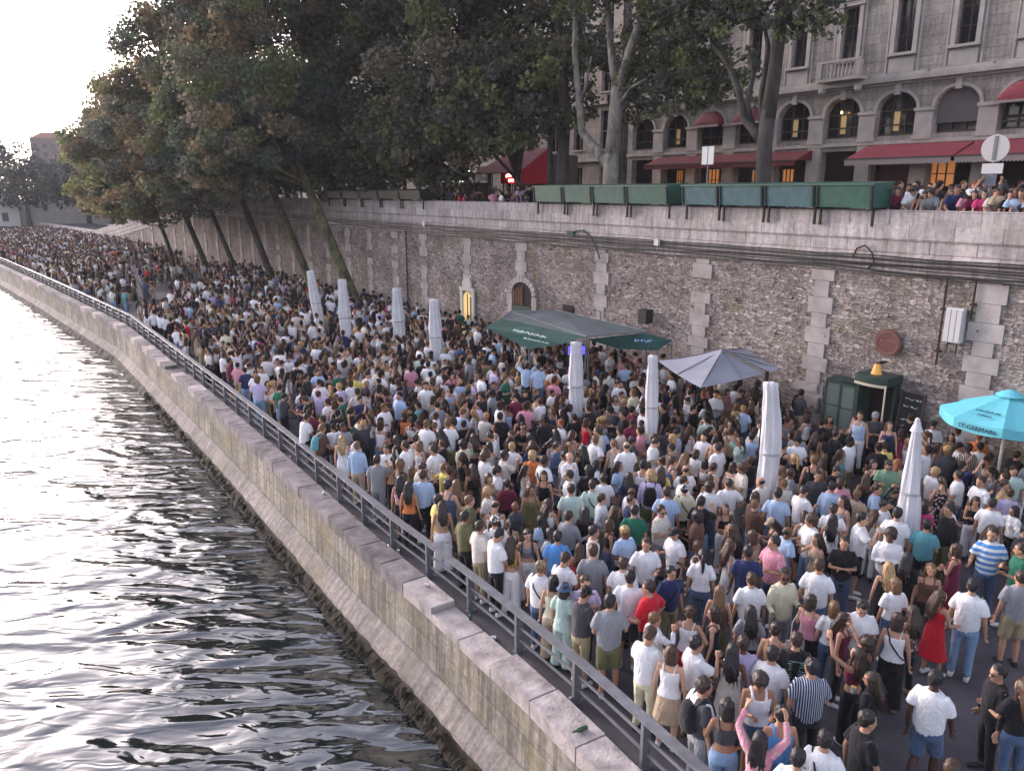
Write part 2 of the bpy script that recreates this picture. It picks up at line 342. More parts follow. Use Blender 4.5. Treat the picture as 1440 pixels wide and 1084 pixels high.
def hand_mesh(curl,tri=260):
    mb=MB()
    def sec(y,rx,rz,x=0,z=0): return [V(x+rx*math.cos(a),y,z+rz*math.sin(a)) for a in [2*math.pi*j/10 for j in range(10)]]
    mb.loft([sec(-.03,.024,.02),sec(.0,.026,.019),sec(.03,.036,.017),sec(.07,.042,.015),sec(.092,.040,.012)])
    for i,(x,l) in enumerate([(.031,.070),(.011,.080),(-.010,.074),(-.030,.058)]):
        p=V(x,.085,0); pts=[p]; a=0
        for sg in (.45,.32,.26):
            a+=curl*(.8 if sg<.4 else .9); p=p+V(x*.15,math.cos(a),-math.sin(a)).normalized()*l*sg; pts.append(p)
        mb.tube([V(x*.8,.07,0)]+pts,[.009,.0092,.0085,.0078,.0065],8)
    mb.tube([V(.026,.015,-.003),V(.052,.045,-.014),V(.060,.072,-.024),V(.056,.092,-.032)],[.013,.0115,.010,.0075],8)
    return remesh(mb,.0048,tri,1)
_hands={}
def make_body(k,tris=3400):
    mb=MB(); U=k.U; f=k.f; a=.88 if f else 1
    mb.ell(k.torso,16,0,U)
    mb.tube([(0,-.01,1.42),(0,.0,1.50),(0,.012,1.56)],[.058*a,.052*a,.050*a],12,0,U)
    mb.ell(HEAD,16,0,k.H)
    mb.tube([(0,.088,.125),(0,.104,.098),(0,.112,.082),(0,.090,.074)],[.008,.0125,.0165,.010],8,0,k.H)
    for s in(1,-1): mb.ball((s*.073,-.002,.103),(.011,.020,.030),8,6,0,k.H)
    for A in k.arms:
        s,e,w=[U@p for p in A]; d=(e-s)
        mb.tube([U@V(A[0].x*.72,0,1.395),s,s+d*.35,e,e+(w-e)*.3,w],[.042*a,.049*a,.045*a,.037*a,.036*a,.025*a],10)
    for L in k.legs:
        h,n,an=L; mb.tube([h+V(0,0,.02),h+(n-h)*.25,h+(n-h)*.6,n,n+(an-n)*.35,n+(an-n)*.75,an],[.088,.084,.068,.052,.055,.040,.036],12)
        mb.tube([an+V(0,-.03,-.045),an+V(0,.05,-.048),an+V(0,.13,-.062),an+V(0,.17,-.066)],[.034,.036,.032,.018],8)
    body=remesh(mb,.0115,tris,2)
    hk=round(k.curl,1)
    if hk not in _hands: _hands[hk]=hand_mesh(k.curl)
    parts=[(body,0,None)]; k.hand=[]
    for A in k.arms:
        e,w=k.U@A[1],k.U@A[2]; y=(w-e).normalized(); ref=V(0,.7,.7) if abs(y.z)<.93 else V(0,1,0)
        x=(ref-y*ref.dot(y)).normalized(); z=x.cross(y)
        M=Matrix((x,y,z)).transposed().to_4x4(); M.translation=w
        if A[0].x>0 : pass
        else: M=M@Matrix.Scale(-1,4,V(0,0,1))
        parts.append((_hands[hk],0,M)); k.hand.append(w+y*.07)
    fc=MB()
    for s in(1,-1):
        fc.ball((s*.029,.0905,.118),(.0115,.006,.0062),8,5,0,k.H)
        fc.box(s*.029-.018,s*.029+.018,.082,.0935,.134,.1395,0,k.H)
    fc.ball((0,.083,.050),(.021,.008,.0065),8,5,1,k.H)
    fm=fc.mesh('f',[]); 
    V0=joined('person_body',parts+[(fm,None,None)],[skinm('light'),M_FACE,M_LIP])
    nb=len(body.polygons)+2*len(_hands[hk].polygons); 
    for i in range(nb,len(V0.polygons)): V0.polygons[i].material_index+=1
    return V0
def top_mesh(k,style,tris=1300):
    mb=MB(); U=k.U; f=k.f
    T=k.torso
    def rad(z):
        for p,q in zip(T,T[1:]):
            if p[2]<=z<=q[2]:
                t=(z-p[2])/(q[2]-p[2]); return [p[i]+(q[i]-p[i])*t for i in range(5)]
        return list(T[0] if z<T[0][2] else T[-1])
    def tor(zs,infl):
        d=[]
        for z,g in zip(zs,infl):
            r=rad(z); d.append((r[0],r[1],z,r[3]+g,r[4]+g))
        mb.ell(d,18,0,U)
    if style in('tee','long','boxy'):
        g=.012 if f else .02
        if style=='boxy': g=.022
        z0=.96 if f and style=='tee' else .84
        zs=[z0,z0+.01,1.0,1.08,1.18,1.26,1.34,1.40,1.44,1.475] 
        tor(zs,[g+.006,g+.010,g+.008,g+.012,g+.010,g+.008,g+.009,g+.012,g+.008,.016])
        for A in k.arms:
            s,e,w=A; d=e-s
            pts=[V(s.x*.60,0,1.372),s+V(-s.x*.08,0,.0),s+d*.3,s+d*.72]; rr=[.062,.066+g*.3,.068+g*.4,.072+g*.6]
            if style=='long': pts+=[e,e+(w-e)*.5,e+(w-e)*.9]; rr=[.062,.067,.063,.056,.050,.045,.038]
            mb.tube([U@p for p in pts],rr,10)
    elif style in('tank','crop','dress'):
        z0=dict(tank=.93,crop=1.10,dress=.90)[style]
        zs=[z0,z0+.01,1.14,1.20,1.25,1.30,1.335] if style!='tank' else [z0,z0+.01,1.04,1.12,1.20,1.26,1.31,1.34]
        tor(zs,[.014]*len(zs))
        if style=='dress':
            mb.ell([(0,0,.42,.27,.24),(0,0,.44,.27,.24),(0,0,.62,.225,.19),(0,0,.80,.195,.15),(0,0,.92,.188,.132),(0,0,1.0,.16,.118)],18,0,U)
        w=.0 if f else .015
        for s in(1,-1):
            mb.tube([(s*.085,.095+w,1.31),(s*.088,.085+w,1.37),(s*.092,.03,1.435+w*.4),(s*.090,-.04,1.435+w*.4),(s*.082,-.085-w,1.36),(s*.075,-.095-w,1.30)],.014 if f else .024,6,0,U)
    vox=.0125 if style in('tank','crop') else .014
    return remesh(mb,vox,tris,2,.011 if style in('tee','long','boxy') else .006,.15)
def bottom_mesh(k,style,tris=1100):
    mb=MB(); f=k.f
    w=[(0,-.002,.80,.155,.128),(0,-.002,.86,.182,.138),(0,-.002,.94,.180,.132),(0,0,1.0,.160 if f else .172,.116 if f else .128)]
    if style=='skirt':
        if k.legs[0][1].z>.8: style='shorts'
        else: mb.ell([(0,0,.52,.235,.20),(0,0,.53,.235,.20),(0,0,.70,.205,.168)]+w[1:],18)
    if style!='skirt':
        mb.ell(w,16)
        for L in k.legs:
            h,n,an=L
            if style=='trousers': mb.tube([h+V(0,0,.0),h+(n-h)*.3,h+(n-h)*.7,n,n+(an-n)*.5,n+(an-n)*.93],[.100,.096,.080,.068,.063,.060],12)
            elif style=='wide': mb.tube([h,h+(n-h)*.3,n,n+(an-n)*.5,n+(an-n)*.97],[.104,.106,.100,.105,.112],12)
            else: mb.tube([h,h+(n-h)*.3,h+(n-h)*(.92 if not f else .55)],[.102,.102,.098],12)
    return remesh(mb,.014,tris,2,.012,.1)
def shoe_mesh(k,i):
    an=k.legs[i][2]; mb=MB()
    mb.tube([an+V(0,-.045,-.05),an+V(0,.02,-.045),an+V(0,.10,-.052),an+V(0,.175,-.058),an+V(0,.195,-.062)],[.040,.044,.042,.034,.02],10)
    mb.tube([an+V(0,-.01,-.04),an+V(0,0,.01)],[.043,.04],10)
    me=remesh(mb,.012,240,1)
    for v in me.vertices: v.co.z=max(v.co.z,an.z-.088)
    me.update(); return me
def hair_mesh(st,tris=1100):
    mb=MB(); d=.022; c=(0,-.019,.154); r=(.083,.100,.090)
    if st=='bald': mb.ball((0,-.03,.135),(.078,.085,.06),14,8); d=.0
    elif st=='curly': mb.ball((0,-.022,.160),(.105,.118,.105),14,9); mb.ball((0,-.06,.09),(.095,.075,.085),12,8); d=.045
    else:
        mb.ball(c,r,16,10)
        if st in('short',): mb.ball((0,-.05,.105),(.070,.055,.06),12,8)
    if st in('long','wavy'):
        mb.ell([(0,-.055,.17,.084,.065),(0,-.060,.06,.090,.058),(0,-.082,-.04,.098,.045),(0,-.105,-.15,.095,.036),(0,-.115,-.26,.075,.026),(0,-.115,-.30,.05,.018)],14)
        for s in(1,-1): mb.tube([(s*.068,.02,.15),(s*.076,.012,.08),(s*.082,.0,.0),(s*.085,-.01,-.10)],[.020,.020,.020,.012],8)
        d=.03 if st=='wavy' else .012
    rh=random.Random(len(st)*7+3)
    if st in('short','bob','bun','pony'):
        for _ in range(26):
            a=rh.uniform(0,6.28); e=rh.uniform(.15,1.4); q=Vector((.078*math.cos(a)*math.cos(e),-.018+.092*math.sin(a)*math.cos(e),.158+.084*math.sin(e)))
            if q.y>.05 and q.z<.2: continue
            mb.ball(tuple(q),(rh.uniform(.014,.026),rh.uniform(.018,.030),rh.uniform(.010,.020)),7,5)
    if st in('long','wavy'):
        for _ in range(16):
            x=rh.uniform(-.085,.085); w_=rh.uniform(.0,.03); l_=rh.uniform(.18,.44); y0=-.10-.02*rh.random()
            mb.tube([(x*.7,-.08,.19),(x,y0,.06),(x*1.1+rh.uniform(-.012,.012),y0-.03-w_,.06-l_*.5),(x*1.1+rh.uniform(-.025,.025),y0-.02-w_,.06-l_)],[.016,.020,.017,.007],6)
    if st=='bob':
        mb.ell([(0,-.04,.18,.08,.07),(0,-.045,.10,.090,.070),(0,-.05,.02,.092,.062),(0,-.052,-.03,.078,.05)],14)
        for s in(1,-1): mb.tube([(s*.066,.025,.15),(s*.078,.02,.07),(s*.076,.01,.0)],[.02,.021,.016],8)
    if st=='pony': mb.tube([(0,-.10,.17),(0,-.145,.17),(0,-.165,.10),(0,-.155,.0),(0,-.15,-.10),(0,-.148,-.16)],[.02,.03,.036,.034,.025,.01],10); mb.ball((0,-.05,.11),(.072,.058,.06),10,7)
    if st=='bun': mb.ball((0,-.085,.225),(.042,.042,.040),10,7); mb.ball((0,-.05,.11),(.070,.056,.06),10,7)
    return remesh(mb,.0095,tris,1,d,.035)
def cap_mesh():
    mb=MB(); mb.ell([(0,-.012,.150,.090,.106),(0,-.012,.175,.090,.104),(0,-.012,.21,.078,.088),(0,-.012,.238,.048,.055),(0,-.012,.246,.012,.014)],16)
    rg=lambda y,w,z:[V(-w,y,z),V(w,y,z),V(w,y,z+.012),V(-w,y,z+.012)]
    mb.loft([rg(.06,.070,.152),rg(.11,.068,.150),rg(.15,.050,.142),rg(.165,.025,.138)])
    return mb.mesh('cap',[],True)
def buckethat_mesh():
    mb=MB(); mb.ell([(0,-.01,.125,.135,.150),(0,-.01,.130,.135,.150),(0,-.01,.165,.093,.108),(0,-.01,.225,.080,.092),(0,-.01,.240,.05,.06)],18); return mb.mesh('hat',[],True)
def band_mesh(k):   # crossbody strap and pouch
    mb=MB(); g=.05; pts=[]
    for i in range(24):
        a=2*math.pi*i/24; x=.0+.20*math.cos(a); z=1.22+ .23*math.cos(a)*1.05
        y=.155*math.sin(a)
        pts.append((x*.92 if z<1.3 else x*.62,y*(1.0 if z<1.35 else .75),z))
    pts.append(pts[0])
    mb.tube(pts,.013,6,0,k.U@Matrix.Scale(-1,4,V(1,0,0)))
    mb.box(.10,.24,.06,.13,.93,1.08,0,k.U); return mb.mesh('bag',[],False)
def backpack_mesh(k):
    mb=MB(); mb.ell([(0,-.19,1.0,.13,.07),(0,-.195,1.06,.15,.085),(0,-.195,1.25,.145,.085),(0,-.19,1.36,.12,.07),(0,-.18,1.41,.07,.04)],12,0,k.U)
    for s in(1,-1): mb.tube([(s*.09,-.13,1.36),(s*.10,-.02,1.49),(s*.11,.10,1.42),(s*.12,.145,1.28),(s*.14,.06,1.12),(s*.13,-.12,1.06)],.018,6,0,k.U)
    return remesh(mb,.014,600,1)

BODY={};TOP={};BOT={};SHOE={};SK={};HAIRM={};BAND={};PACK={}
def sk(t):
    if t not in SK: SK[t]=skeleton(*t)
    return SK[t]
def get_body(t):
    if t not in BODY: BODY[t]=make_body(sk(t))
    return BODY[t]
def get_top(t,st):
    if (t,st) not in TOP:
        m=top_mesh(sk(t),st); m.materials.append(fabric('white')); TOP[(t,st)]=m
    return TOP[(t,st)]
LEGKEY={'cup':'stag','talk':'stag','hip':'stag','walk':'walk','sit':'sit'}
def get_bot(t,st):
    k=(t[0],LEGKEY.get(t[1],'plain'),st)
    if k not in BOT:
        m=bottom_mesh(sk(t),st); m.materials.append(fabric('black')); BOT[k]=m
    return BOT[k]
def get_shoe(t,i):
    k=(t[0],LEGKEY.get(t[1],'plain'),i)
    if k not in SHOE:
        m=shoe_mesh(sk(t),i); m.materials.append(SHOEW); SHOE[k]=m
    return SHOE[k]
def get_hair(st):
    if st not in HAIRM:
        m=cap_mesh() if st=='cap' else buckethat_mesh() if st=='bucket' else hair_mesh(st); m.materials.append(hairm('black')); HAIRM[st]=m
    return HAIRM[st]
def child(name,me,parent,mat,M=None):
    o=bpy.data.objects.new(name,me); COL.objects.link(o); o.parent=parent
    if M is not None: o.matrix_local=M
    o.material_slots[0].link='OBJECT'; o.material_slots[0].material=mat
    return o
TOPN=dict(tee='t-shirt',boxy='loose t-shirt',long='long-sleeved shirt',tank='tank top',crop='crop top',dress='dress')
BOTN=dict(trousers='trousers',wide='wide trousers',shorts='shorts',skirt='skirt')
HAIRN=dict(short='short {} hair',long='long {} hair',wavy='long wavy {} hair',bob='{} bob haircut',pony='{} ponytail',bun='{} hair in a bun',curly='curly {} hair',bald='cropped {} hair')
PEOPLE=[]
def add_person(x,y,z,yaw,sex,pose,hair,hc,top,tc,bot,bc,skin='light',hat=None,hatc='black',scale=1.0,bag=None,bagc='black',pat=None,shoe=None,glasses=False,hint=None,drink=False,group='people in the standing crowd on the quay'):
    """yaw: 0 = seen from behind by the photograph's camera, 180 = facing it"""
    t=(sex,pose); k=sk(t); me=get_body(t)
    sc=(scale*(.94 if sex=='f' else 1.0))
    az=math.atan2(x,y)      # direction from the camera's foot to the person
    rz=-(az+R(yaw))
    o=bpy.data.objects.new('person',me); COL.objects.link(o); o.location=(x,y,z); o.rotation_euler=(0,0,rz); o.scale=(sc,sc,sc)
    o.material_slots[0].link='OBJECT'; o.material_slots[0].material=skinm(skin)
    hs='short' if hair=='bald0' else hair
    child('hair',get_hair(hs),o,hairm(hc),k.H)
    if hat: child('cap' if hat=='cap' else 'hat',get_hair(hat),o,fabric(hatc),k.H)
    nm=dict(tee='t_shirt',boxy='t_shirt',long='shirt',tank='tank_top',crop='crop_top',dress='dress')[top]
    child(nm,get_top(t,top),o,fabric(tc,pat))
    if top!='dress' : child(BOTN[bot].split()[-1],get_bot(t,bot),o,fabric(bc))
    sm=shoe or random.choice([SHOEW,SHOEW,SHOEB,SHOET])
    for i in(0,1): child('shoe',get_shoe(t,i),o,sm)
    if glasses:
        if 'gl' not in HAIRM:
            mb=MB()
            for s in(1,-1): mb.ball((s*.032,.098,.116),(.026,.006,.020),10,6); mb.tube([(s*.058,.09,.12),(s*.078,.04,.122),(s*.080,-.0,.12)],.004,5)
            mb.tube([(-.01,.10,.12),(.01,.10,.12)],.004,5); HAIRM['gl']=mb.mesh('sunglasses',[M_FACE])
        child('sunglasses',HAIRM['gl'],o,M_FACE,k.H)
    M=Matrix.Translation((x,y,z))@Matrix.Rotation(rz,4,'Z')@Matrix.Scale(sc,4)
    PEOPLE.append(dict(o=o,x=x,y=y,z=z,sex=sex,pose=pose,hair=hair,hc=hc,top=top,tc=tc,bot=bot,bc=bc,hat=hat,hatc=hatc,pat=pat,yaw=yaw,hint=hint,M=M,t=t,bag=bag,bagc=bagc,drink=drink,group=group,glasses=glasses))
    return o

def prebuild():
    """build every template while the scene is still empty: evaluating modifiers is quick then"""
    for pose in('down','cup','phone','cross','hip','walk','raise','drink','talk'):
        for st in('tee','boxy','long','tank'): get_top(('m',pose),st)
        for st in('tee','tank','crop','dress')+(('long',) if pose in('down','raise','cup') else ()): get_top(('f',pose),st)
        for sx in 'mf':
            t=(sx,pose); get_body(t); get_shoe(t,0); get_shoe(t,1)
            for st in(('trousers','shorts') if sx=='m' else('wide','trousers','skirt')): get_bot(t,st)
    for t,tops in((('m','sit'),('tee',)),(('m','leanon'),('tee',)),(('f','leanon'),('tank','tee'))):
        get_body(t); get_shoe(t,0); get_shoe(t,1); get_bot(t,'trousers')
        for st in tops: get_top(t,st)
    for st in('short','curly','bald','long','wavy','bob','pony','bun','cap','bucket'): get_hair(st)
    for t in SK:
        if t[1]!='leanon' and t[1]!='sit': m=backpack_mesh(sk(t)) if t[1] in('down','cup','talk') else None
        else: m=backpack_mesh(sk(t)) if t[1]=='sit' else None
        if m: m.materials.append(fabric('black')); PACK[t]=m
def lodmesh(t,top,bot,hair,tris):
    """(verts, tris, part) of one dressed figure; parts: 0 skin 1 hair 2 top 3 bottom 4 shoe"""
    k=sk(t); src=[(get_body(t),0,None),(get_hair(hair),1,k.H),(get_top(t,top),2,None)]+([] if top=='dress' else [(get_bot(t,bot),3,None)])+[(get_shoe(t,0),4,None),(get_shoe(t,1),4,None)]
    share={0:.38,1:.16,2:.26,3:.16,4:.03}; VV=[];FF=[];PP=[];o=0
    for me,p,M in src:
        ob=bpy.data.objects.new('tmp',me); COL.objects.link(ob); d=ob.modifiers.new('d','DECIMATE'); d.ratio=min(1,tris*share[p]/max(1,len(me.polygons)))
        dg=bpy.context.evaluated_depsgraph_get(); dg.update(); m2=ob.evaluated_get(dg).to_mesh()
        m2.calc_loop_triangles(); v=np.empty(len(m2.vertices)*3); m2.vertices.foreach_get('co',v); v=v.reshape(-1,3)
        if M is not None: v=(np.array(M)@np.c_[v,np.ones(len(v))].T).T[:,:3]
        f=np.empty(len(m2.loop_triangles)*3,dtype=np.int32); m2.loop_triangles.foreach_get('vertices',f); f=f.reshape(-1,3)
        VV.append(v); FF.append(f+o); PP.append(np.full(len(v),p)); o+=len(v); ob.evaluated_get(dg).to_mesh_clear(); bpy.data.objects.remove(ob)
    return np.concatenate(VV),np.concatenate(FF),np.concatenate(PP)
COMBOS=[(('m','down'),'boxy','trousers','short'),(('m','cup'),'tee','shorts','short'),(('m','talk'),'tee','trousers','curly'),(('m','phone'),'boxy','trousers','short'),(('m','cross'),'long','trousers','short'),
      (('f','down'),'tank','wide','long'),(('f','cup'),'dress','skirt','wavy'),(('f','talk'),'tank','trousers','bob'),(('f','hip'),'crop','trousers','pony'),(('f','phone'),'tee','skirt','long'),(('m','raise'),'tee','trousers','short'),(('f','drink'),'tank','trousers','bun')]
import time; _t=time.time()
prebuild(); LOD=[[lodmesh(*c,n) for c in COMBOS] for n in(1000,400,160)]
print('PREBUILD',round(time.time()-_t,1))
# ================================================================== CAMERA, SKY, LIGHT
cam=bpy.data.cameras.new('camera'); co=bpy.data.objects.new('camera',cam); COL.objects.link(co); SC.camera=co
PITCH=14.2; F=1082.
co.location=(0,0,8); co.rotation_euler=(R(90-PITCH),0,0); cam.sensor_width=36; cam.lens=F/1440*36; cam.clip_end=3000
def at(u,v,z):          # photo pixel -> point on the level z
    x=u-720; y=542-v; c,s=math.cos(R(PITCH)),math.sin(R(PITCH)); Y=F*c+y*s; Zz=-F*s+y*c; t=(z-8)/Zz
    return Vector((x*t,Y*t,z))
SUN_EL,SUN_ROT=13.0,-47.0
w=bpy.data.worlds.new('World'); SC.world=w; w.use_nodes=True; nt=w.node_tree; bg=nt.nodes['Background']
sky=nt.nodes.new('ShaderNodeTexSky'); sky.sky_type='NISHITA'; sky.sun_disc=False; sky.sun_elevation=R(SUN_EL); sky.sun_rotation=R(SUN_ROT)
sky.air_density=1.0; sky.dust_density=3.0; sky.ozone_density=.6; sky.altitude=0
hs=nt.nodes.new('ShaderNodeHueSaturation'); hs.inputs['Saturation'].default_value=.50; nt.links.new(sky.outputs[0],hs.inputs['Color']); tn=nd(nt,'ShaderNodeVectorMath',operation='MULTIPLY'); tn.inputs[1].default_value=(.99,.945,1.06); nt.links.new(hs.outputs[0],tn.inputs[0]); nt.links.new(tn.outputs[0],bg.inputs[0]); bg.inputs[1].default_value=.12
sl=bpy.data.lights.new('sun','SUN'); so=bpy.data.objects.new('sun',sl); COL.objects.link(so); sl.energy=.55; sl.angle=R(25); sl.color=(1,.91,.93)
sd=Vector((math.sin(R(SUN_ROT))*math.cos(R(SUN_EL+2)),math.cos(R(SUN_ROT))*math.cos(R(SUN_EL+2)),math.sin(R(SUN_EL+2))))
so.rotation_euler=sd.to_track_quat('Z','Y').to_euler()
SC.view_settings.view_transform='Standard'; SC.view_settings.look='None'; SC.view_settings.exposure=2.17; SC.view_settings.gamma=1
SC.cycles.max_bounces=5; SC.cycles.diffuse_bounces=3; SC.cycles.glossy_bounces=3; SC.cycles.transmission_bounces=3; SC.cycles.transparent_max_bounces=6
SC.cycles.use_denoising=True

# ================================================================== WATER
def water():
    m,nt,b=new_mat('river'); b.inputs['Base Color'].default_value=(.006,.010,.011,1); b.inputs['Roughness'].default_value=.05; b.inputs['IOR'].default_value=1.84; b.inputs['Specular IOR Level'].default_value=.85
    tc=nd(nt,'ShaderNodeTexCoord')
    def ns(sc,rot,det,dist):
        mp=nd(nt,'ShaderNodeMapping'); mp.inputs['Scale'].default_value=sc; mp.inputs['Rotation'].default_value=(0,0,R(rot)); nt.links.new(tc.outputs['Object'],mp.inputs[0])
        n=nd(nt,'ShaderNodeTexNoise',Scale=1.0,Detail=det,Roughness=.5,Distortion=dist); nt.links.new(mp.outputs[0],n.inputs['Vector']); return n.outputs['Fac']
    a=ns((.36,.80,1),14,1.2,1.2); c=ns((1.2,2.9,1),-8,1.5,.9); e=ns((3.2,6.5,1),5,2.0,.4)
    b1=nd(nt,'ShaderNodeBump',Strength=1.0,Distance=.24); nt.links.new(a,b1.inputs['Height'])
    b2=nd(nt,'ShaderNodeBump',Strength=1.0,Distance=.045); nt.links.new(c,b2.inputs['Height']); nt.links.new(b1.outputs[0],b2.inputs['Normal'])
    b3=nd(nt,'ShaderNodeBump',Strength=1.0,Distance=.0025); nt.links.new(e,b3.inputs['Height']); nt.links.new(b2.outputs[0],b3.inputs['Normal']); b2=b3
    nt.links.new(b2.outputs[0],b.inputs['Normal'])
    mb=MB(); n=60
    # fan of strips from the quay foot out to the far bank
    ss=[SMAX*i/n for i in range(n+1)]
    extrude(mb,(lambda s,o: edge(s,o),ss),[(-.2,-2),(-6,-2),(-20,-2),(-60,-2),(-200,-2),(-700,-2)])
    mb.v.append((30,-30,-2)); mb.v.append((-600,-200,-2))
    mb2=MB(); mb2.add([(-900,-60,-2),(60,-60,-2),(60,900,-2),(-900,900,-2)],[(0,1,2,3)])
    tag(mb2.build('water',m),kind='structure')
water()

# ================================================================== QUAY
M_ASPH=flat('quay_asphalt',(.075,.070,.080),.85,vary=.45,scale=.9,bump=.4,bscale=40)
M_COPE=ashlar_mat('coping',(.34,.28,.28),(.42,.36,.35),(.10,.08,.08),1.15,2.0,.5,0,.012)
M_QFACE=ashlar_mat('quay_stone',(.27,.245,.205),(.37,.335,.29),(.14,.12,.10),.95,.58,.5,.25,.008,.4)
M_LEDGE=ashlar_mat('ledge_stone',(.26,.235,.22),(.30,.27,.25),(.13,.11,.10),2.4,2.0,.5,.15,.006,.3)
M_MOSS=flat('weed',(.022,.018,.011),.9,vary=.6,scale=5,bump=1,bscale=18)
M_JOINT=flat('joint',(.05,.04,.035),.9)
def quay():
    ss=[SMAX*i/260 for i in range(261)]
    g=MB(); extrude(g,(lambda s,o: edge(s,o),ss),[(19.0,0.0),(8,0.0),(.40,0.0)])
    tag(g.build('quay_pavement',M_ASPH),kind='structure')
    q=thing('quay_wall','pale stone river wall with broken coping stones above the dark water','quay wall',(0,0,0))
    f=MB(); near=[s for s in np.arange(0,SMAX,.5)]
    def off(s,o): return edge(s,o)
    extrude(f,(off,near),[(.05,-.06),(.05,-.10),(.0,-1.24)]); f.build('wall_face',M_QFACE,q)
    l=MB(); extrude(l,(off,near),[(.02,-1.22),(-.04,-1.23),(-.34,-1.58),(-.36,-1.66)]); l.build('ledge',M_LEDGE,q)
    # weed skirt: ragged
    ms=MB(); st=list(np.arange(0,95,.22)); pr=[(-.30,-1.58),(-.37,-1.66),(-.42,-1.76),(-.50,-1.88),(-.56,-2.05)]
    def ro(s,o):
        j=mnoise.noise(Vector((s*1.7,o*9,0)))*.09+mnoise.noise(Vector((s*6,o*20,3)))*.05
        return edge(s,o+(j if o<-.35 else 0))
    extrude(ms,(ro,st+[100,120,150,SMAX-1]),pr); ms.build('weed_skirt',M_MOSS,q,smooth=True)
    tf=MB()
    for i in range(1500):        # hanging tufts
        s=random.uniform(1,42)**1.0; p=edge(s,-random.uniform(.36,.5)); z=random.uniform(-1.9,-1.62); a=random.uniform(0,6.28); r=random.uniform(.02,.06)
        q2=edge(s,-random.uniform(.50,.68)); zz=z-random.uniform(.06,.2)
        tf.add([(p.x+r*math.cos(a),p.y+r*math.sin(a),z),(p.x-r*math.cos(a),p.y-r*math.sin(a),z),(q2.x,q2.y,zz)],[(0,1,2)])
    tag(tf.build('weed_tufts',M_MOSS,q),kind='stuff')
    # coping stones, each slightly shifted, some sunk
    cp=MB(); s=0.3; i=0
    while s<SMAX-3:
        L=random.uniform(.95,1.25) if s<80 else 3.0
        gap=.010; dz=random.uniform(-.008,.008); dx=random.uniform(-.008,.008); low=0
        if 10.3<s<12.0 or 36<s<37.6: low=.13
        w0,w1=-.02+dx,.52+random.uniform(-.01,.012)
        A=[edge(s+gap,w0),edge(s+L-gap,w0),edge(s+L-gap,w1),edge(s+gap,w1)]
        zt=.19+dz-low; zb=-.10
        ch=.025; c=sum(A,Vector((0,0)))/4
        ring=lambda z,k: [Vector((c.x+(p.x-c.x)*k,c.y+(p.y-c.y)*k,z+random.uniform(-.006,.006))) for p in A]
        r=[ring(zb,1),ring(zt-ch,1.0),ring(zt,.988)]
        vs=[p for x in r for p in x]; fs=[(8,9,10,11)]
        for a in (0,1):
            for j in range(4): fs.append((a*4+j,a*4+(j+1)%4,(a+1)*4+(j+1)%4,(a+1)*4+j))
        uv=[[(s+j*.3,j*.4) for j in range(4)]]*len(fs)
        cp.add(vs,fs,(0 if random.random()<.75 else 1) if s<13.5 else (1 if random.random()<.55 else 2 if random.random()<.8 else 0),uv); s+=L; i+=1
    cp.build('coping',[flat('coping_pale',(.36,.32,.31),.88,vary=.40,scale=3.2,bump=.8,bscale=16),flat('coping_mauve',(.19,.17,.175),.88,vary=.40,scale=3.0,bump=.8,bscale=16),flat('coping_grey',(.14,.13,.13),.9,vary=.45,scale=3.0,bump=.8,bscale=16)],q)
    # expansion joint + vertical pilaster lines
    jt=MB()
    for s in (44.5,71,103): 
        a,b=edge(s,-.03),edge(s+.12,-.03)
        jt.add([(*a,.19),(*b,.19),(*b,-1.9),(*a,-1.9)],[(0,1,2,3)])
    jt.build('joint',M_JOINT,q)
quay()

M_STEEL=flat('railing_steel',(.19,.195,.215),.45,.3,vary=.2,scale=5)
def railing():
    root=thing('railing','long grey steel railing with flat top rail between the crowd and the river','railing')
    off=.74; s0=1.2; step=1.66; posts=[]; s=s0
    while s<140: posts.append(s); s+=step
    me=MB(); me.box(-.03,.03,-.075,.075,0,.75); me.box(-.06,.06,-.10,.10,-.01,.03); pm=me.mesh('post',[M_STEEL])
    rest=MB()
    for i,s in enumerate(posts):
        p=edge(s,off); d=edge(s+.1,off)-edge(s-.1,off); rz=math.atan2(d.y,d.x)
        if i<95:
            o=bpy.data.objects.new('post',pm); COL.objects.link(o); o.parent=root; o.location=(p.x,p.y,0); o.rotation_euler=(0,0,rz)
    ss=[s0-.6+i*.55 for i in range(int(140/.55))]
    def rail(name,z,hw,ht):
        mb=MB(); rings=[]
        for s in ss:
            a,b=edge(s,off-hw),edge(s,off+hw); rings.append([Vector((*a,z-ht)),Vector((*b,z-ht)),Vector((*b,z+ht)),Vector((*a,z+ht))])
        mb.loft(rings); return mb.build(name,M_STEEL,root)
    rail('top_rail',.775,.085,.018)
    for z in (.50,.25): rail('lower_rail',z,.014,.022)
    return posts
POSTS=railing()

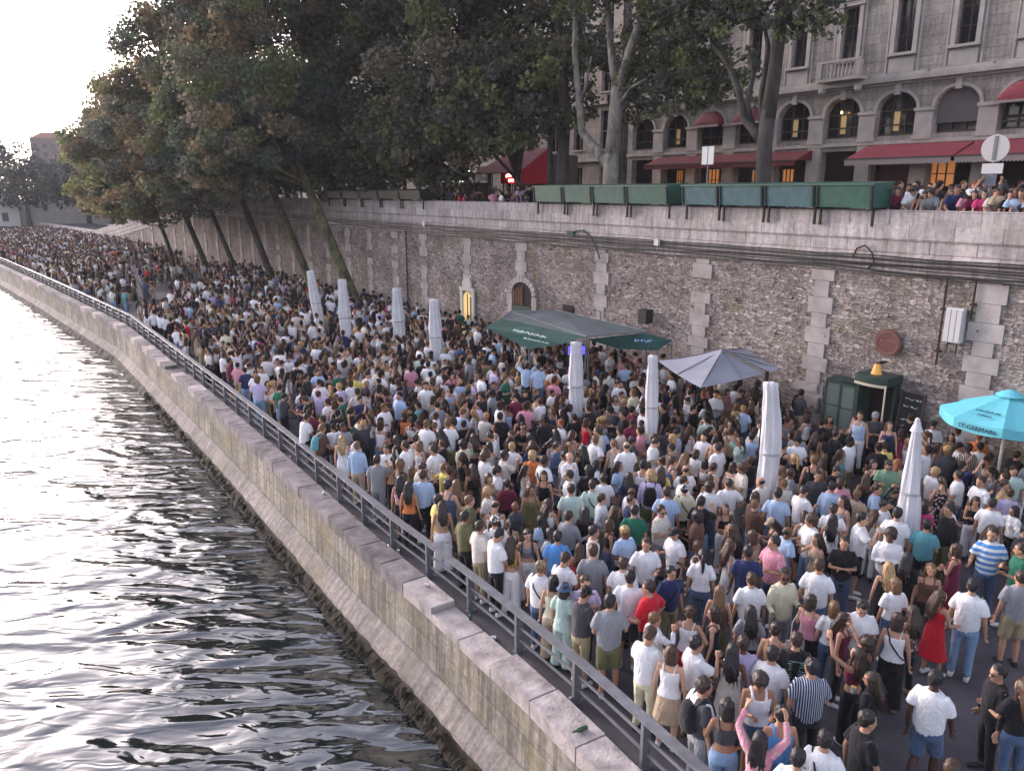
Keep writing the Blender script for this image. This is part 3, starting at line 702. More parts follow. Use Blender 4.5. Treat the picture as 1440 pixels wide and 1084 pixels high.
# ================================================================== RETAINING WALL
M_RUB=rubble_mat()
M_PALE=ashlar_mat('pale_ashlar',(.45,.40,.39),(.55,.50,.485),(.20,.16,.15),1.25,.42,.35,.12,.010,.25)
M_PIER=flat('pier_stone',(.365,.33,.315),.9,vary=.25,scale=1.6,bump=.7,bscale=10)
M_DARKC=flat('cable_black',(.02,.02,.022),.5)
M_WHITEBOX=flat('box_white',(.62,.60,.60),.5,vary=.08)
def wtop(a):   # parapet height
    if a<78: return 7.45
    if a<128: return 7.45-(a-78)/50*5.6
    return 1.85
def wall():
    root=thing('retaining_wall','tall rubble embankment wall with pale stone piers and a pale parapet','retaining wall')
    ss=list(np.arange(-24,62,1.0))+list(np.arange(62,190,2.0))
    f=MB(); grid=[]
    def col(a,prof): return [(*wallcurve(a,p),z) for p,z in prof]
    def ext(name,pf,mat):
        mb=MB(); n=len(pf(0)); L=None; vs=[];fs=[];uvs=[]
        for i,a in enumerate(ss):
            pr=pf(a); vs+=col(a,pr)
            l=[pr[0][1]]
            for p,q in zip(pr,pr[1:]): l.append(l[-1]-math.hypot(q[0]-p[0],q[1]-p[1]))
            if i:
                for j in range(n-1):
                    fs.append(((i-1)*n+j,(i-1)*n+j+1,i*n+j+1,i*n+j)); uvs.append([(-ss[i-1],L[j]),(-ss[i-1],L[j+1]),(-a,l[j+1]),(-a,l[j])])
            L=l
        mb.add(vs,fs,0,uvs); return mb.build(name,mat,root)
    ext('rubble_face',lambda a:[(.03,wtop(a)-1.85),(0,0)],M_RUB)
    def par(a):
        t=wtop(a); return [(.62,t-1.1),(.62,t-.02),(.58,t),(.02,t),(-.02,t-.03),(-.02,t-.42),(-.07,t-.42),(-.07,t-.84),(-.02,t-.86),(-.02,t-1.25),(-.09,t-1.27),(-.11,t-1.36),(-.05,t-1.40),(-.05,t-1.83),(.03,t-1.85)]
    ext('parapet',par,M_PALE)
    # toothed pale piers
    for a in [-12.5,-7.4,-2.38,2.58,7.46,12.9,18.6,23.4,28.05,31.6,35.1,38.5,42,45.5,49.1,52.4,55.6,59,62.5,66,70,74,78,82,86,91,96,101,106,111]:
        mb=MB(); top=wtop(a)-1.86; z=0.0; k=0
        # two rows of stones of alternating width
        while z<top-.05:
            h=min(random.choice((.40,.46,.52)),top-z); wd=(.42 if k%2 else .27)+random.uniform(-.03,.05); pr=-.028-random.uniform(0,.014)
            P=[wallcurve(a-wd,pr),wallcurve(a+wd,pr),wallcurve(a+wd,.06),wallcurve(a-wd,.06)]
            if random.random()<.16 and wd<.34: z+=h; k+=1; continue
            mb.add([(*p,z+.006) for p in P]+[(*p,z+h-.006) for p in P],[(0,1,5,4),(1,2,6,5),(2,3,7,6),(3,0,4,7),(4,5,6,7),(3,2,1,0)])
            z+=h; k+=1
        mb.build('stone_pier',M_PIER,root)
    # iron ties
    mb=MB()
    for i in range(46):
        a=random.uniform(-4,34); z=random.uniform(1.8,5); p=wallcurve(a,-.02); mb.ball((p.x,p.y,z),.035,6,4)
    mb.build('iron_ties',M_DARKC,root).name='iron_tie'
wall()
def cables():
    specs=[(-20,62,6.18,.020,0),(-20,62,6.08,.028,1),(-20,62,5.99,.018,2),(-20,48,5.93,.024,3),(-20,40,5.86,.016,4),(-20,60,5.78,.030,5),(-20,32,5.70,.015,6)]
    for a0,a1,z,r,k in specs:
        pts=[]; a=a0
        while a<=a1:
            p=wallcurve(a,-.14-.02*(k%3)); pts.append((p.x,p.y,z-.05+.035*mnoise.noise(Vector((a*.5,k*3.3,0)))*(1+k*.2))); a+=.6
        mb=MB(); mb.tube(pts,r,5); o=mb.build('wall_cable',M_DARKC)
        tag(o,['topmost thin black cable along the parapet foot','second thick black cable under the parapet ledge','third thin black cable below the two uppermost ones','fourth black cable in the bundle on the wall','fifth slack thin black cable of the wall bundle','thick black pipe-like cable second from the bundle bottom','lowest thin sagging black cable of the bundle'][k],'cable','cables running along the embankment wall')
    mb=MB()
    pts=[wa(a,-.10,z) for a,z in ((1.6,6.05),(1.5,6.3),(1.25,6.42),(1.0,6.2),(.9,5.9),(1.1,5.72))]; mb.tube(pts,.025,6)
    tag(mb.build('cable_loop',M_DARKC),'black cable looping up out of the bundle near the parapet right half','cable')
    mb=MB(); pts=[wa(a,-.12,z) for a,z in ((14.9,6.0),(14.6,6.28),(14.0,6.35),(13.5,6.1),(13.1,5.6),(12.9,5.2))]; mb.tube(pts,.03,6)
    mb.box(-.22,.22,-.15,.0,-.12,.14,0,Matrix.Translation(wa(14.8,-.05,6.15))@Matrix.Rotation(RW,4,'Z'))
    tag(mb.build('hose',flat('hose_green',(.03,.07,.05),.6)),'dark green hose hanging over the cables below the bookstalls','hose')
    for a,z,lab in ((9.6,5.95,'small white junction box on the cables left of the wall middle'),(27.6,6.05,'small white floodlight high on the wall beside the leaning trees'),):
        mb=MB(); mb.box(-.11,.11,-.16,-.03,0,.22); mb.box(-.13,.13,-.18,-.0,.22,.24); mb.tube([(0,-.08,0),(0,-.08,-.25)],.012,5)
        tag(mb.build('junction_box',M_WHITEBOX,loc=wa(a,-.1,z),rz=RW),lab,'junction box')
    for a,z0,z1,lab in ((30.0,0,5.7,'dark downpipe on the wall by the left parasols'),(-1.25,3.2,5.65,'dark conduit running down to the white meter cabinet'),(-2.0,4.6,5.65,'thin dark conduit right of the white meter cabinet')):
        mb=MB(); mb.tube([wa(a,-.10,z1),wa(a,-.10,(z0+z1)/2),wa(a,-.10,z0)],.045 if z0==0 else .03,8)
        for z in np.arange(z0+.4,z1,1.2): mb.box(-.08,.08,-.02,.06,-.03,.03,0,Matrix.Translation(wa(a,-.10,z))@Matrix.Rotation(RW,4,'Z'))
        tag(mb.build('downpipe',M_DARKC),lab,'pipe')
    t=thing('meter_cabinet','white electrical cabinet with three ribs mounted high on the wall','cabinet',wa(-1.62,-.02,3.92),RW)
    mb=MB(); mb.box(-.23,.23,-.20,0,0,.95); mb.build('cabinet_body',M_WHITEBOX,t)
    mb=MB()
    for x in(-.22,-.07,.08): mb.box(x,x+.13,-.235,-.203,.03,.92)
    mb.build('cabinet_door',flat('cab2',(.55,.53,.53),.5),t)
    mb=MB(); mb.tube([(-.12,-.1,0),(-.14,-.1,-.3),(-.3,-.08,-.5)],.02,6); mb.tube([(.12,-.1,0),(.12,-.1,-.35)],.02,6); mb.build('cable_tail',M_DARKC,t)
    for a,z,w,h,lab in ((2.75,1.6,.42,.28,'upper blank pale stone plaque on the wall left of the green booth'),(2.62,1.05,.36,.42,'lower blank pale stone plaque on the wall left of the green booth')):
        mb=MB(); mb.box(-w,w,-.10,-.045,0,h); mb.box(-w+.04,w-.04,-.115,-.102,.04,h-.04)
        tag(mb.build('wall_plaque',M_PIER,loc=wa(a,0,z),rz=RW),lab,'plaque')
cables()

# ================================================================== UPPER STREET
def street():
    mb=MB(); ss=list(np.arange(-24,190,4.0))
    vs=[];fs=[]
    for i,a in enumerate(ss):
        q0,q1=wallcurve(a,.4),wallcurve(a,4.3); z=min(6.5,wtop(a)-.6); vs+= [(*q0,z),(*q1,z)]
        if i: fs.append((2*i-2,2*i,2*i+1,2*i-1))
    mb.add(vs,fs); tag(mb.build('river_side_pavement',flat('pave',(.16,.145,.14),.85,vary=.2,scale=1)),kind='structure')
    mb=MB(); vs=[];fs=[]
    for i,a in enumerate(ss):
        q0,q1,q2=wallcurve(a,4.3),wallcurve(a,4.3),wallcurve(a,11.2); z=min(6.5,wtop(a)-.6) if a>78 else 6.5; vs+=[(*q0,z-.13) ,(*q2,z-.13)]
        if i: fs.append((2*i-2,2*i,2*i+1,2*i-1))
    mb.add(vs,fs); tag(mb.build('road',flat('tarmac',(.06,.058,.06),.85,vary=.2,scale=1)),kind='structure')
    mb=MB(); mb.box(-80,24,11.2,14.6,6.2,6.5,0,Matrix.Translation(wa(0,0,0))@Matrix.Rotation(RW,4,'Z')); mb.box(-80,24,4.2,4.4,6.2,6.505,0,Matrix.Translation(wa(0,0,0))@Matrix.Rotation(RW,4,'Z'))
    tag(mb.build('pavement',flat('pave2',(.17,.155,.15),.85,vary=.2,scale=1)),kind='structure')
street()
# the ground carries on far behind
mb=MB(); mb.add([(-60,260,-.3),(900,-200,-.3),(900,1200,-.3),(-260,1200,-.3)],[(0,1,2,3)]); tag(mb.build('ground',flat('far_ground',(.10,.095,.085),.9,vary=.3,scale=.02)),kind='structure')

# ================================================================== BUILDING WITH ARCADES
FP=14.5
M_STONE=ashlar_mat('facade_stone',(.36,.32,.285),(.43,.385,.345),(.22,.19,.17),1.1,.42,.3,0,.008,.2,coord='OBJ')
M_TRIM=flat('trim_stone',(.44,.40,.365),.85,vary=.15,scale=2,bump=.3,bscale=14)
def glass_mat(name,col,rough=.08):
    m,nt,b=new_mat(name); b.inputs['Base Color'].default_value=c4(col); b.inputs['Roughness'].default_value=rough; b.inputs['Specular IOR Level'].default_value=.6; return m
M_GLASS=glass_mat('window_glass',(.02,.02,.024)); M_GLASSG=glass_mat('window_green',(.02,.05,.045))
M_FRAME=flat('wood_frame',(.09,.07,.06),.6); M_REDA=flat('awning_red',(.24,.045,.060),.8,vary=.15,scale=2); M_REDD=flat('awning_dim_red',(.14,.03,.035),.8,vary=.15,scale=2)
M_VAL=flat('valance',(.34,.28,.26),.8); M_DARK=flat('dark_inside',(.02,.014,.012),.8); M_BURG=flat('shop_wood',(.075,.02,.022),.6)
M_WARM=emis('warm_lamp',(1,.55,.18),3.0); M_WARMD=emis('lit_room',(.80,.30,.09),.08); M_PALEW=flat('curtain',(.40,.36,.30),.8)
def arch_cell(mb,x0,x1,z0,z1,cx,hw,sill,spring,dep=.45,seg=12,rise=None):
    """wall cell with an arched opening; front at y=0, back at y=dep"""
    h=hw if rise is None else rise
    arc=[(cx-hw*math.cos(math.pi*i/seg),spring+h*math.sin(math.pi*i/seg)) for i in range(seg+1)]
    def q(a,b,c,d): mb.add([(p[0],0,p[1]) for p in (a,b,c,d)],[(0,1,2,3)])
    q((x0,z0),(x1,z0),(x1,sill),(x0,sill))
    q((x0,sill),(cx-hw,sill),(cx-hw,spring),(x0,spring)); q((cx+hw,sill),(x1,sill),(x1,spring),(cx+hw,spring))
    top=[(x0+(x1-x0)*i/seg,z1) for i in range(seg+1)]
    pts=[(x0,spring)]+[p for p in arc]+[(x1,spring)]
    for i in range(seg):
        q(arc[i],arc[i+1],top[i+1],top[i])
    mb.add([(x0,0,spring),(arc[0][0],0,arc[0][1]),(top[0][0],0,z1)],[(0,1,2)]); mb.add([(arc[-1][0],0,arc[-1][1]),(x1,0,spring),(x1,0,z1)],[(0,1,2)])
    ring=[(cx-hw,sill)]+arc+[(cx+hw,sill)]
    for a,b in zip(ring,ring[1:]+ring[:1]): mb.add([(a[0],0,a[1]),(a[0],dep,a[1]),(b[0],dep,b[1]),(b[0],0,b[1])],[(0,1,2,3)])
    return arc
def rect_cell(mb,x0,x1,z0,z1,a,b,c,d,dep=.35):
    """opening x a..b, z c..d"""
    def q(p,r,s,t): mb.add([(k[0],0,k[1]) for k in (p,r,s,t)],[(0,1,2,3)])
    q((x0,z0),(x1,z0),(x1,c),(x0,c)); q((x0,d),(x1,d),(x1,z1),(x0,z1)); q((x0,c),(a,c),(a,d),(x0,d)); q((b,c),(x1,c),(x1,d),(b,d))
    ring=[(a,c),(b,c),(b,d),(a,d)]
    for p,r in zip(ring,ring[1:]+ring[:1]): mb.add([(p[0],0,p[1]),(r[0],0,r[1]),(r[0],dep,r[1]),(p[0],dep,p[1])],[(0,1,2,3)])
def facade():
    t=thing('arcaded_building','large pale stone building with arcades, red awnings and stone balconies behind the trees','building',wa(0,FP,0),RW)
    ca=[3.3+2.73*k for k in range(-4,9)]      # bay centres (a); local x=-a
    w=MB(); half=1.365
    for i,a in enumerate(ca):
        x=-a
        rect_cell(w,x-half,x+half,6.4,10.1,x-.93,x+.93,6.45,9.9,.5)
        arch_cell(w,x-half,x+half,10.1,12.88,x,.93 if i%2 else .95,10.52,11.62,.5,14,.80)
        rect_cell(w,x-half,x+half,12.88,18.2,x-.43,x+.43,14.15,16.5,.4)
        rect_cell(w,x-half,x+half,18.2,22.5,x-.43,x+.43,19.0,21.0,.4)
    xa,xb=-ca[-1]-half,-ca[0]+half
    w.box(xa,xb,.5,9,6.4,22.5); w.build('wall',M_STONE,t)
    tr=MB()
    tr.box(xa,xb,-.30,0,12.90,13.08); tr.box(xa,xb,-.22,0,13.08,13.16); tr.box(xa,xb,-.10,0,12.78,12.90)
    tr.box(xa,xb,-.14,0,18.1,18.3); tr.box(xa,xb,-.10,-.002,10.12,10.28); tr.build('cornice',M_TRIM,t)
    for i,a in enumerate(ca):
        x=-a
        p=MB()   # pier with capital between arches
        px=x+half; p.box(px-.40,px+.40,-.10,-.003,10.285,11.52); p.box(px-.46,px+.46,-.16,-.002,11.52,11.66); p.box(px-.44,px+.44,-.14,-.001,10.285,10.45); p.box(px-.36,px+.36,-.08,-.002,6.45,10.1); p.build('pier',M_TRIM,t)
        ar=MB(); pts=[]   # archivolt
        n=16; ro,ri=1.10,.96
        for k in range(n):
            a0,a1=math.pi*k/n,math.pi*(k+1)/n
            def P(r,an,y,zz=.84): return (x-r*math.cos(an),y,11.66+r*zz*math.sin(an))
            vs=[P(ri,a0,-.05),P(ro,a0,-.05),P(ro,a1,-.05),P(ri,a1,-.05),P(ro,a0,-.001),P(ro,a1,-.001),P(ri,a0,.02),P(ri,a1,.02)]
            ar.add(vs,[(0,1,2,3),(1,4,5,2),(6,0,3,7)])
        ar.box(x-.13,x+.13,-.12,-.002,12.32,12.78); ar.build('archivolt',M_TRIM,t)
        # arched window
        win=MB(); win.box(x-.95,x+.95,.42,.46,10.5,12.5); g=win.build('window',M_GLASSG if i in(3,4) else M_GLASS,t)
        fr=MB(); 
        for dx in (-.92,-.32,.32,.92): fr.box(x+dx-.035,x+dx+.035,.34,.41,10.5,12.3)
        for z in (10.55,10.98,11.62): fr.box(x-.93,x+.93,.33,.40,z,z+.07)
        fr.build('window_frame',M_FRAME,g)
        if i in (7,8,6,11):
            cu=MB(); cu.box(x-.30,x+.0,.405,.415,10.75,11.7); cu.build('lit_pane',emis('lit_pane_%d'%i,(.70,.48,.22),.05),g)
        if i in (5,):
            cu=MB(); cu.box(x-.92,x+.92,.22,.33,10.95,12.45); cu.build('curtain',flat('grey_blind',(.16,.14,.14),.8),g)
        if i in (3,4):
            cu=MB(); cu.box(x-.92,x+.92,.24,.30,11.05,11.10); cu.box(x-.92,x+.92,.24,.30,10.82,10.88); cu.build('shelf',M_FRAME,g)
        if i in (7,):
            l=MB(); l.ball((x-.1,.1,11.75),(.05,.05,.07),8,6); l.build('lantern',M_WARM,t)
        # dome awnings
        if i in (2,3,4,9,10):
            d=MB(); n=12
            for k in range(n):
                a0,a1=math.pi*k/n,math.pi*(k+1)/n; rings=[]
                m=6; vs=[];fs=[]
                for an in (a0,a1):
                    for j in range(m+1):
                        b=math.pi/2*j/m; vs.append((x-.95*math.cos(an)*1.0,-.62*math.sin(b)*math.sin(an)**.5 if False else -.60*math.sin(b),11.62+.80*math.sin(an)*math.cos(b)))
                for j in range(m): fs.append((j,j+1,m+1+j+1,m+1+j))
                d.add(vs,fs)
            d.box(x-.97,x+.97,-.62,-.58,11.52,11.63,1); d.build('dome_awning',[M_REDA if i<6 else M_REDD,M_VAL],t)
        # upper window: surround, glass, sill, hood
        u=MB(); u.box(x-.46,x+.46,.30,.34,14.1,16.6); gg=u.build('window',M_GLASS,t)
        fr=MB(); fr.box(x-.03,x+.03,.24,.30,14.15,16.5); 
        for z in (14.9,15.7): fr.box(x-.43,x+.43,.25,.295,z,z+.04)
        for s in(-1,1): fr.box(x+s*.40-.04,x+s*.40+.04,.23,.30,14.15,16.5)
        fr.build('window_frame',M_FRAME,gg)
        s=MB(); 
        for sg in(-1,1): s.box(x+sg*.53-.10,x+sg*.53+.10,-.09,-.002,14.15,16.55); s.box(x+sg*.75-.04,x+sg*.75+.04,-.05,-.002,13.3,16.9)
        s.box(x-.70,x+.70,-.16,-.003,16.56,16.80); s.box(x-.76,x+.76,-.24,-.002,16.80,16.90); s.box(x-.66,x+.66,-.20,-.002,14.02,14.14)
        s.build('window_surround',M_TRIM,t)
        # balcony or blind panel
        if i in (3,7,0,11):
            b=MB(); b.box(x-1.15,x+1.15,-.75,-.002,13.165,13.30); b.box(x-1.15,x+1.15,-.75,-.60,14.0,14.12)
            for sg in(-1,1):
                b.box(x+sg*1.02-.13,x+sg*1.02+.13,-.76,-.50,13.31,13.99); 
                b.box(x+sg*.95-.12,x+sg*.95+.12,-.6,-.31,12.72,12.895); b.ball((x+sg*.95,-.45,12.72),(.13,.2,.12),8,6)
            for k in range(9):
                bx=x-.80+k*.2; b.ell([(bx,-.67,13.30,.05,.05),(bx,-.67,13.36,.035,.035),(bx,-.67,13.5,.07,.07),(bx,-.67,13.62,.045,.045),(bx,-.67,13.9,.035,.035),(bx,-.67,14.0,.05,.05)],8)
            b.build('balcony',M_TRIM,t)
        else:
            b=MB(); b.box(x-.60,x+.60,-.06,-.002,13.30,13.92); b.box(x-1.3,x+1.3,-.12,-.002,13.165,13.28); b.build('panel',M_TRIM,t)
        # ground floor
        gf=MB(); gf.box(x-.94,x+.94,.45,.49,6.45,9.9); gf.build('shopfront',M_BURG if i in(6,) else M_DARK,t)
    # entrance (dark burgundy) with a row of small panes
    x=-ca[6]; e=MB(); e.box(x-.90,x+.90,.28,.40,9.95,10.45); e.box(x-.9,x+.9,.25,.40,9.3,9.95)
    e.build('shop_sign_band',M_BURG,t)
    for k in range(5): 
        b=MB(); b.box(x-.82+k*.34,x-.56+k*.34,.22,.245,9.45,9.82); b.build('pane',M_PALEW,t)
    # ground floor awnings
    def long_awn(a0,a1,z0,z1,dep,mat,sc=True):
        b=MB(); X0,X1=-a1,-a0; n=int((X1-X0)/.9)
        vs=[(X0,-.1,z1),(X1,-.1,z1),(X1,-dep,z0),(X0,-dep,z0)]
        b.add(vs,[(0,3,2,1)]); b.add([(X0,-.1,z1),(X0,-dep,z0),(X0,-.1,z0)],[(0,1,2)]); b.add([(X1,-.1,z1),(X1,-.1,z0),(X1,-dep,z0)],[(0,1,2)])
        o=b.build('awning',mat,t)
        v=MB(); m=int((X1-X0)/.14)
        for k in range(m):
            xx=X0+(X1-X0)*k/m; x2=X0+(X1-X0)*(k+1)/m; xm=(xx+x2)/2; zz=z0-.24
            v.add([(xx,-dep-.01,z0),(x2,-dep-.01,z0),(x2,-dep-.01,zz),(xm,-dep-.01,zz-.07),(xx,-dep-.01,zz)],[(0,4,3,2,1)])
        v.build('valance',M_VAL if sc else mat,o); 
        r=MB(); r.box(X0-.05,X1+.05,-dep-.03,-dep+.03,z0-.03,z0+.03); r.build('front_bar',M_FRAME,o)
    long_awn(-9,4.9,9.42,10.10,2.0,M_REDA); long_awn(5.05,9.9,9.42,10.10,2.0,M_REDA); long_awn(12.9,23.5,9.50,10.0,1.5,M_REDD,False)
    # lit restaurant interiors
    for i,(a0,a1,z0,z1,m) in enumerate([(4.2,4.9,8.3,9.3,M_WARMD),(5.9,7.1,8.2,9.3,M_WARMD),(1.4,2.5,8.3,9.3,M_WARMD),(14.2,14.9,7.8,9.1,M_WARMD),(16.3,16.9,7.9,9.1,M_WARMD),(19.2,20.0,8.0,9.2,M_WARMD),(22.0,22.5,8.0,9.2,M_WARMD)]):
        b=MB(); b.box(-a1,-a0,.40,.44,z0,z1); 
        o=b.build('lit_pane',m,t)
        fr=MB(); 
        for k in range(4): xx=-a1+(a1-a0)*k/3; fr.box(xx-.03,xx+.03,.36,.395,z0,z1)
        fr.box(-a1,-a0,.36,.395,(z0+z1)/2-.02,(z0+z1)/2+.02); fr.build('glazing_bar',M_FRAME,o)
    for k in range(26):
        a=13.2+k*.40; b=MB(); b.ball((-a,-1.2,9.30),(.035,.035,.035),6,4); b.build('bulb',M_WARM,t)
    # left return wing, further back
facade()
def far_buildings():
    def block(a0,a1,perp,z1,lab,wall,fl,name='building',z0=6.4,ww=1.0,warm=()):
        t=thing(name,lab,'building',wa((a0+a1)/2,perp,0),RW); h=(a1-a0)/2; m=MB(); n=int((a1-a0)/2.7); cw=2*h/n; z=z0; k=0
        for f in range(fl):
            zz=z0+(z1-z0)*f/fl; zn=z0+(z1-z0)*(f+1)/fl
            for i in range(n):
                x0=-h+i*cw; cx=x0+cw/2; rect_cell(m,x0,x0+cw,zz,zn,cx-ww/2,cx+ww/2,zz+.7,zn-.5,.3)
                p=MB(); p.box(cx-ww/2-.01,cx+ww/2+.01,.26,.30,zz+.68,zn-.48); g=p.build('window',M_GLASS,t)
                q=MB(); q.box(cx-.03,cx+.03,.20,.255,zz+.7,zn-.5); q.box(cx-ww/2,cx+ww/2,.20,.255,(zz+zn)/2,(zz+zn)/2+.05); q.box(cx-ww/2-.1,cx+ww/2+.1,-.1,.0,zz+.6,zz+.69); q.build('window_frame',M_TRIM,g)
        m.box(-h,h,.3,10,z0,z1); m.build('wall',wall,t)
        c=MB(); 
        for f in range(1,fl+1): zz=z0+(z1-z0)*f/fl; c.box(-h,h,-.22,-.002,zz-.12,zz+.08)
        c.build('cornice',M_TRIM,t)
        r=MB(); r.add([(-h,-.1,z1+.081),(h,-.1,z1+.081),(h,10,z1+.081),(-h,10,z1+.081),(-h+.3,1.6,z1+3),(h-.3,1.6,z1+3),(h-.3,8.4,z1+3),(-h+.3,8.4,z1+3)],[(0,1,5,4),(1,2,6,5),(2,3,7,6),(3,0,4,7),(4,5,6,7)])
        r.build('roof',flat('zinc',(.16,.17,.19),.5),t); return t
    block(27.4,44,14.6,21,'grey stone apartment building seen between the trunks left of the arcades',M_STONE,4)
    block(44.4,70,14.6,22,'darker stone apartment building hidden by the dense tree row',M_STONE,5)
    block(70.5,100,15.5,20,'far left stone apartment building behind the tree row',M_STONE,4)
    block(100.5,150,13,19,'last stone apartment building, hidden behind the end of the tree row',M_STONE,4)
    block(150.5,215,9,17,'low far terrace of buildings beyond the ramp',M_STONE,3,z0=0)
far_buildings()
# ================================================================== BOOKSTALL BOXES
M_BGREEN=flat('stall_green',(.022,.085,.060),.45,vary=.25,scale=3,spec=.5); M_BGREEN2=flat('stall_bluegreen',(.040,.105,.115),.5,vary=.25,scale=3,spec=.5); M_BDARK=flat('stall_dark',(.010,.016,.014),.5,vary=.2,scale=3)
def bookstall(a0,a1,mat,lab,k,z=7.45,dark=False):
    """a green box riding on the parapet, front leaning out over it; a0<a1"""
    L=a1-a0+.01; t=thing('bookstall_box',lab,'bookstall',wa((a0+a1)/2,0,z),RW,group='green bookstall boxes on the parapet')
    h=L/2; zt=.80 if not dark else .62
    b=MB(); b.add([(-h,-.34,.06),(h,-.34,.06),(h,.62,.06),(-h,.62,.06),(-h,-.42,zt-.10),(h,-.42,zt-.10),(h,.66,zt-.04),(-h,.66,zt-.04)],[(3,2,1,0),(0,1,5,4),(1,2,6,5),(2,3,7,6),(3,0,4,7),(4,5,6,7)])
    b.build('box_body',mat,t)
    l=MB(); l.add([(-h-.02,-.47,zt-.095),(h+.02,-.47,zt-.095),(h+.02,.70,zt-.035),(-h-.02,.70,zt-.035),(-h-.02,-.47,zt-.05),(h+.02,-.47,zt-.05),(h+.02,.70,zt+.02),(-h-.02,.70,zt+.02)],[(3,2,1,0),(0,1,5,4),(1,2,6,5),(2,3,7,6),(3,0,4,7),(4,5,6,7)])
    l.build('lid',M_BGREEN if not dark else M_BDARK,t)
    def bar(name,x,dx,w=.035):
        r=MB(); r.loft([[Vector((x-w,-.38,.05)),Vector((x+w,-.38,.05)),Vector((x+w,-.34,.05)),Vector((x-w,-.34,.05))],[Vector((x+dx-w,-.455,zt-.10)),Vector((x+dx+w,-.455,zt-.10)),Vector((x+dx+w,-.42,zt-.10)),Vector((x+dx-w,-.42,zt-.10))]]); r.build(name,M_BDARK,t)
    bar('batten',-h+.05,0); bar('batten',h-.05,0);
    for x in (-h+.08,h-.08):
        g=MB(); g.box(x-.03,x+.03,-.20,-.13,-.48,.06); g.box(x-.03,x+.03,-.20,.5,.0,.055); g.build('bracket',M_BDARK,t)
for k,(a0,a1,m,lab) in enumerate([
  (1.0,2.85,M_BGREEN,'green bookstall box at the right end of the long run, beside the leaning people'),
  (2.9,4.75,M_BGREEN2,'blue-green bookstall box, second from the right end of the run'),
  (4.8,6.6,M_BGREEN2,'blue-green bookstall box in the middle of the right-hand run'),
  (6.65,8.3,M_BGREEN2,'blue-green bookstall box at the left end of the right-hand run'),
  (9.0,11.2,M_BGREEN,'green bookstall box at the right end of the left-hand run, next to the gap'),
  (11.25,13.2,M_BGREEN,'green bookstall box right of the pale tree trunk in the left-hand run'),
  (13.25,15.1,M_BGREEN,'green bookstall box second from the left of the left-hand run'),
  (15.15,17.2,M_BGREEN,'green bookstall box at the left end of the left-hand run, by the seated people')]):
    bookstall(a0,a1,m,lab,k)
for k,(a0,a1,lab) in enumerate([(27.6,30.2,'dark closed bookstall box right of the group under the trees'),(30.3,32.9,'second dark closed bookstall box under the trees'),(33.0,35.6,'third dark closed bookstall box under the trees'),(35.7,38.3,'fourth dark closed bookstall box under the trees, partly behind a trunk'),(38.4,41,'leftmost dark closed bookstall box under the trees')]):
    bookstall(a0,a1,M_BDARK,lab,k,dark=True)

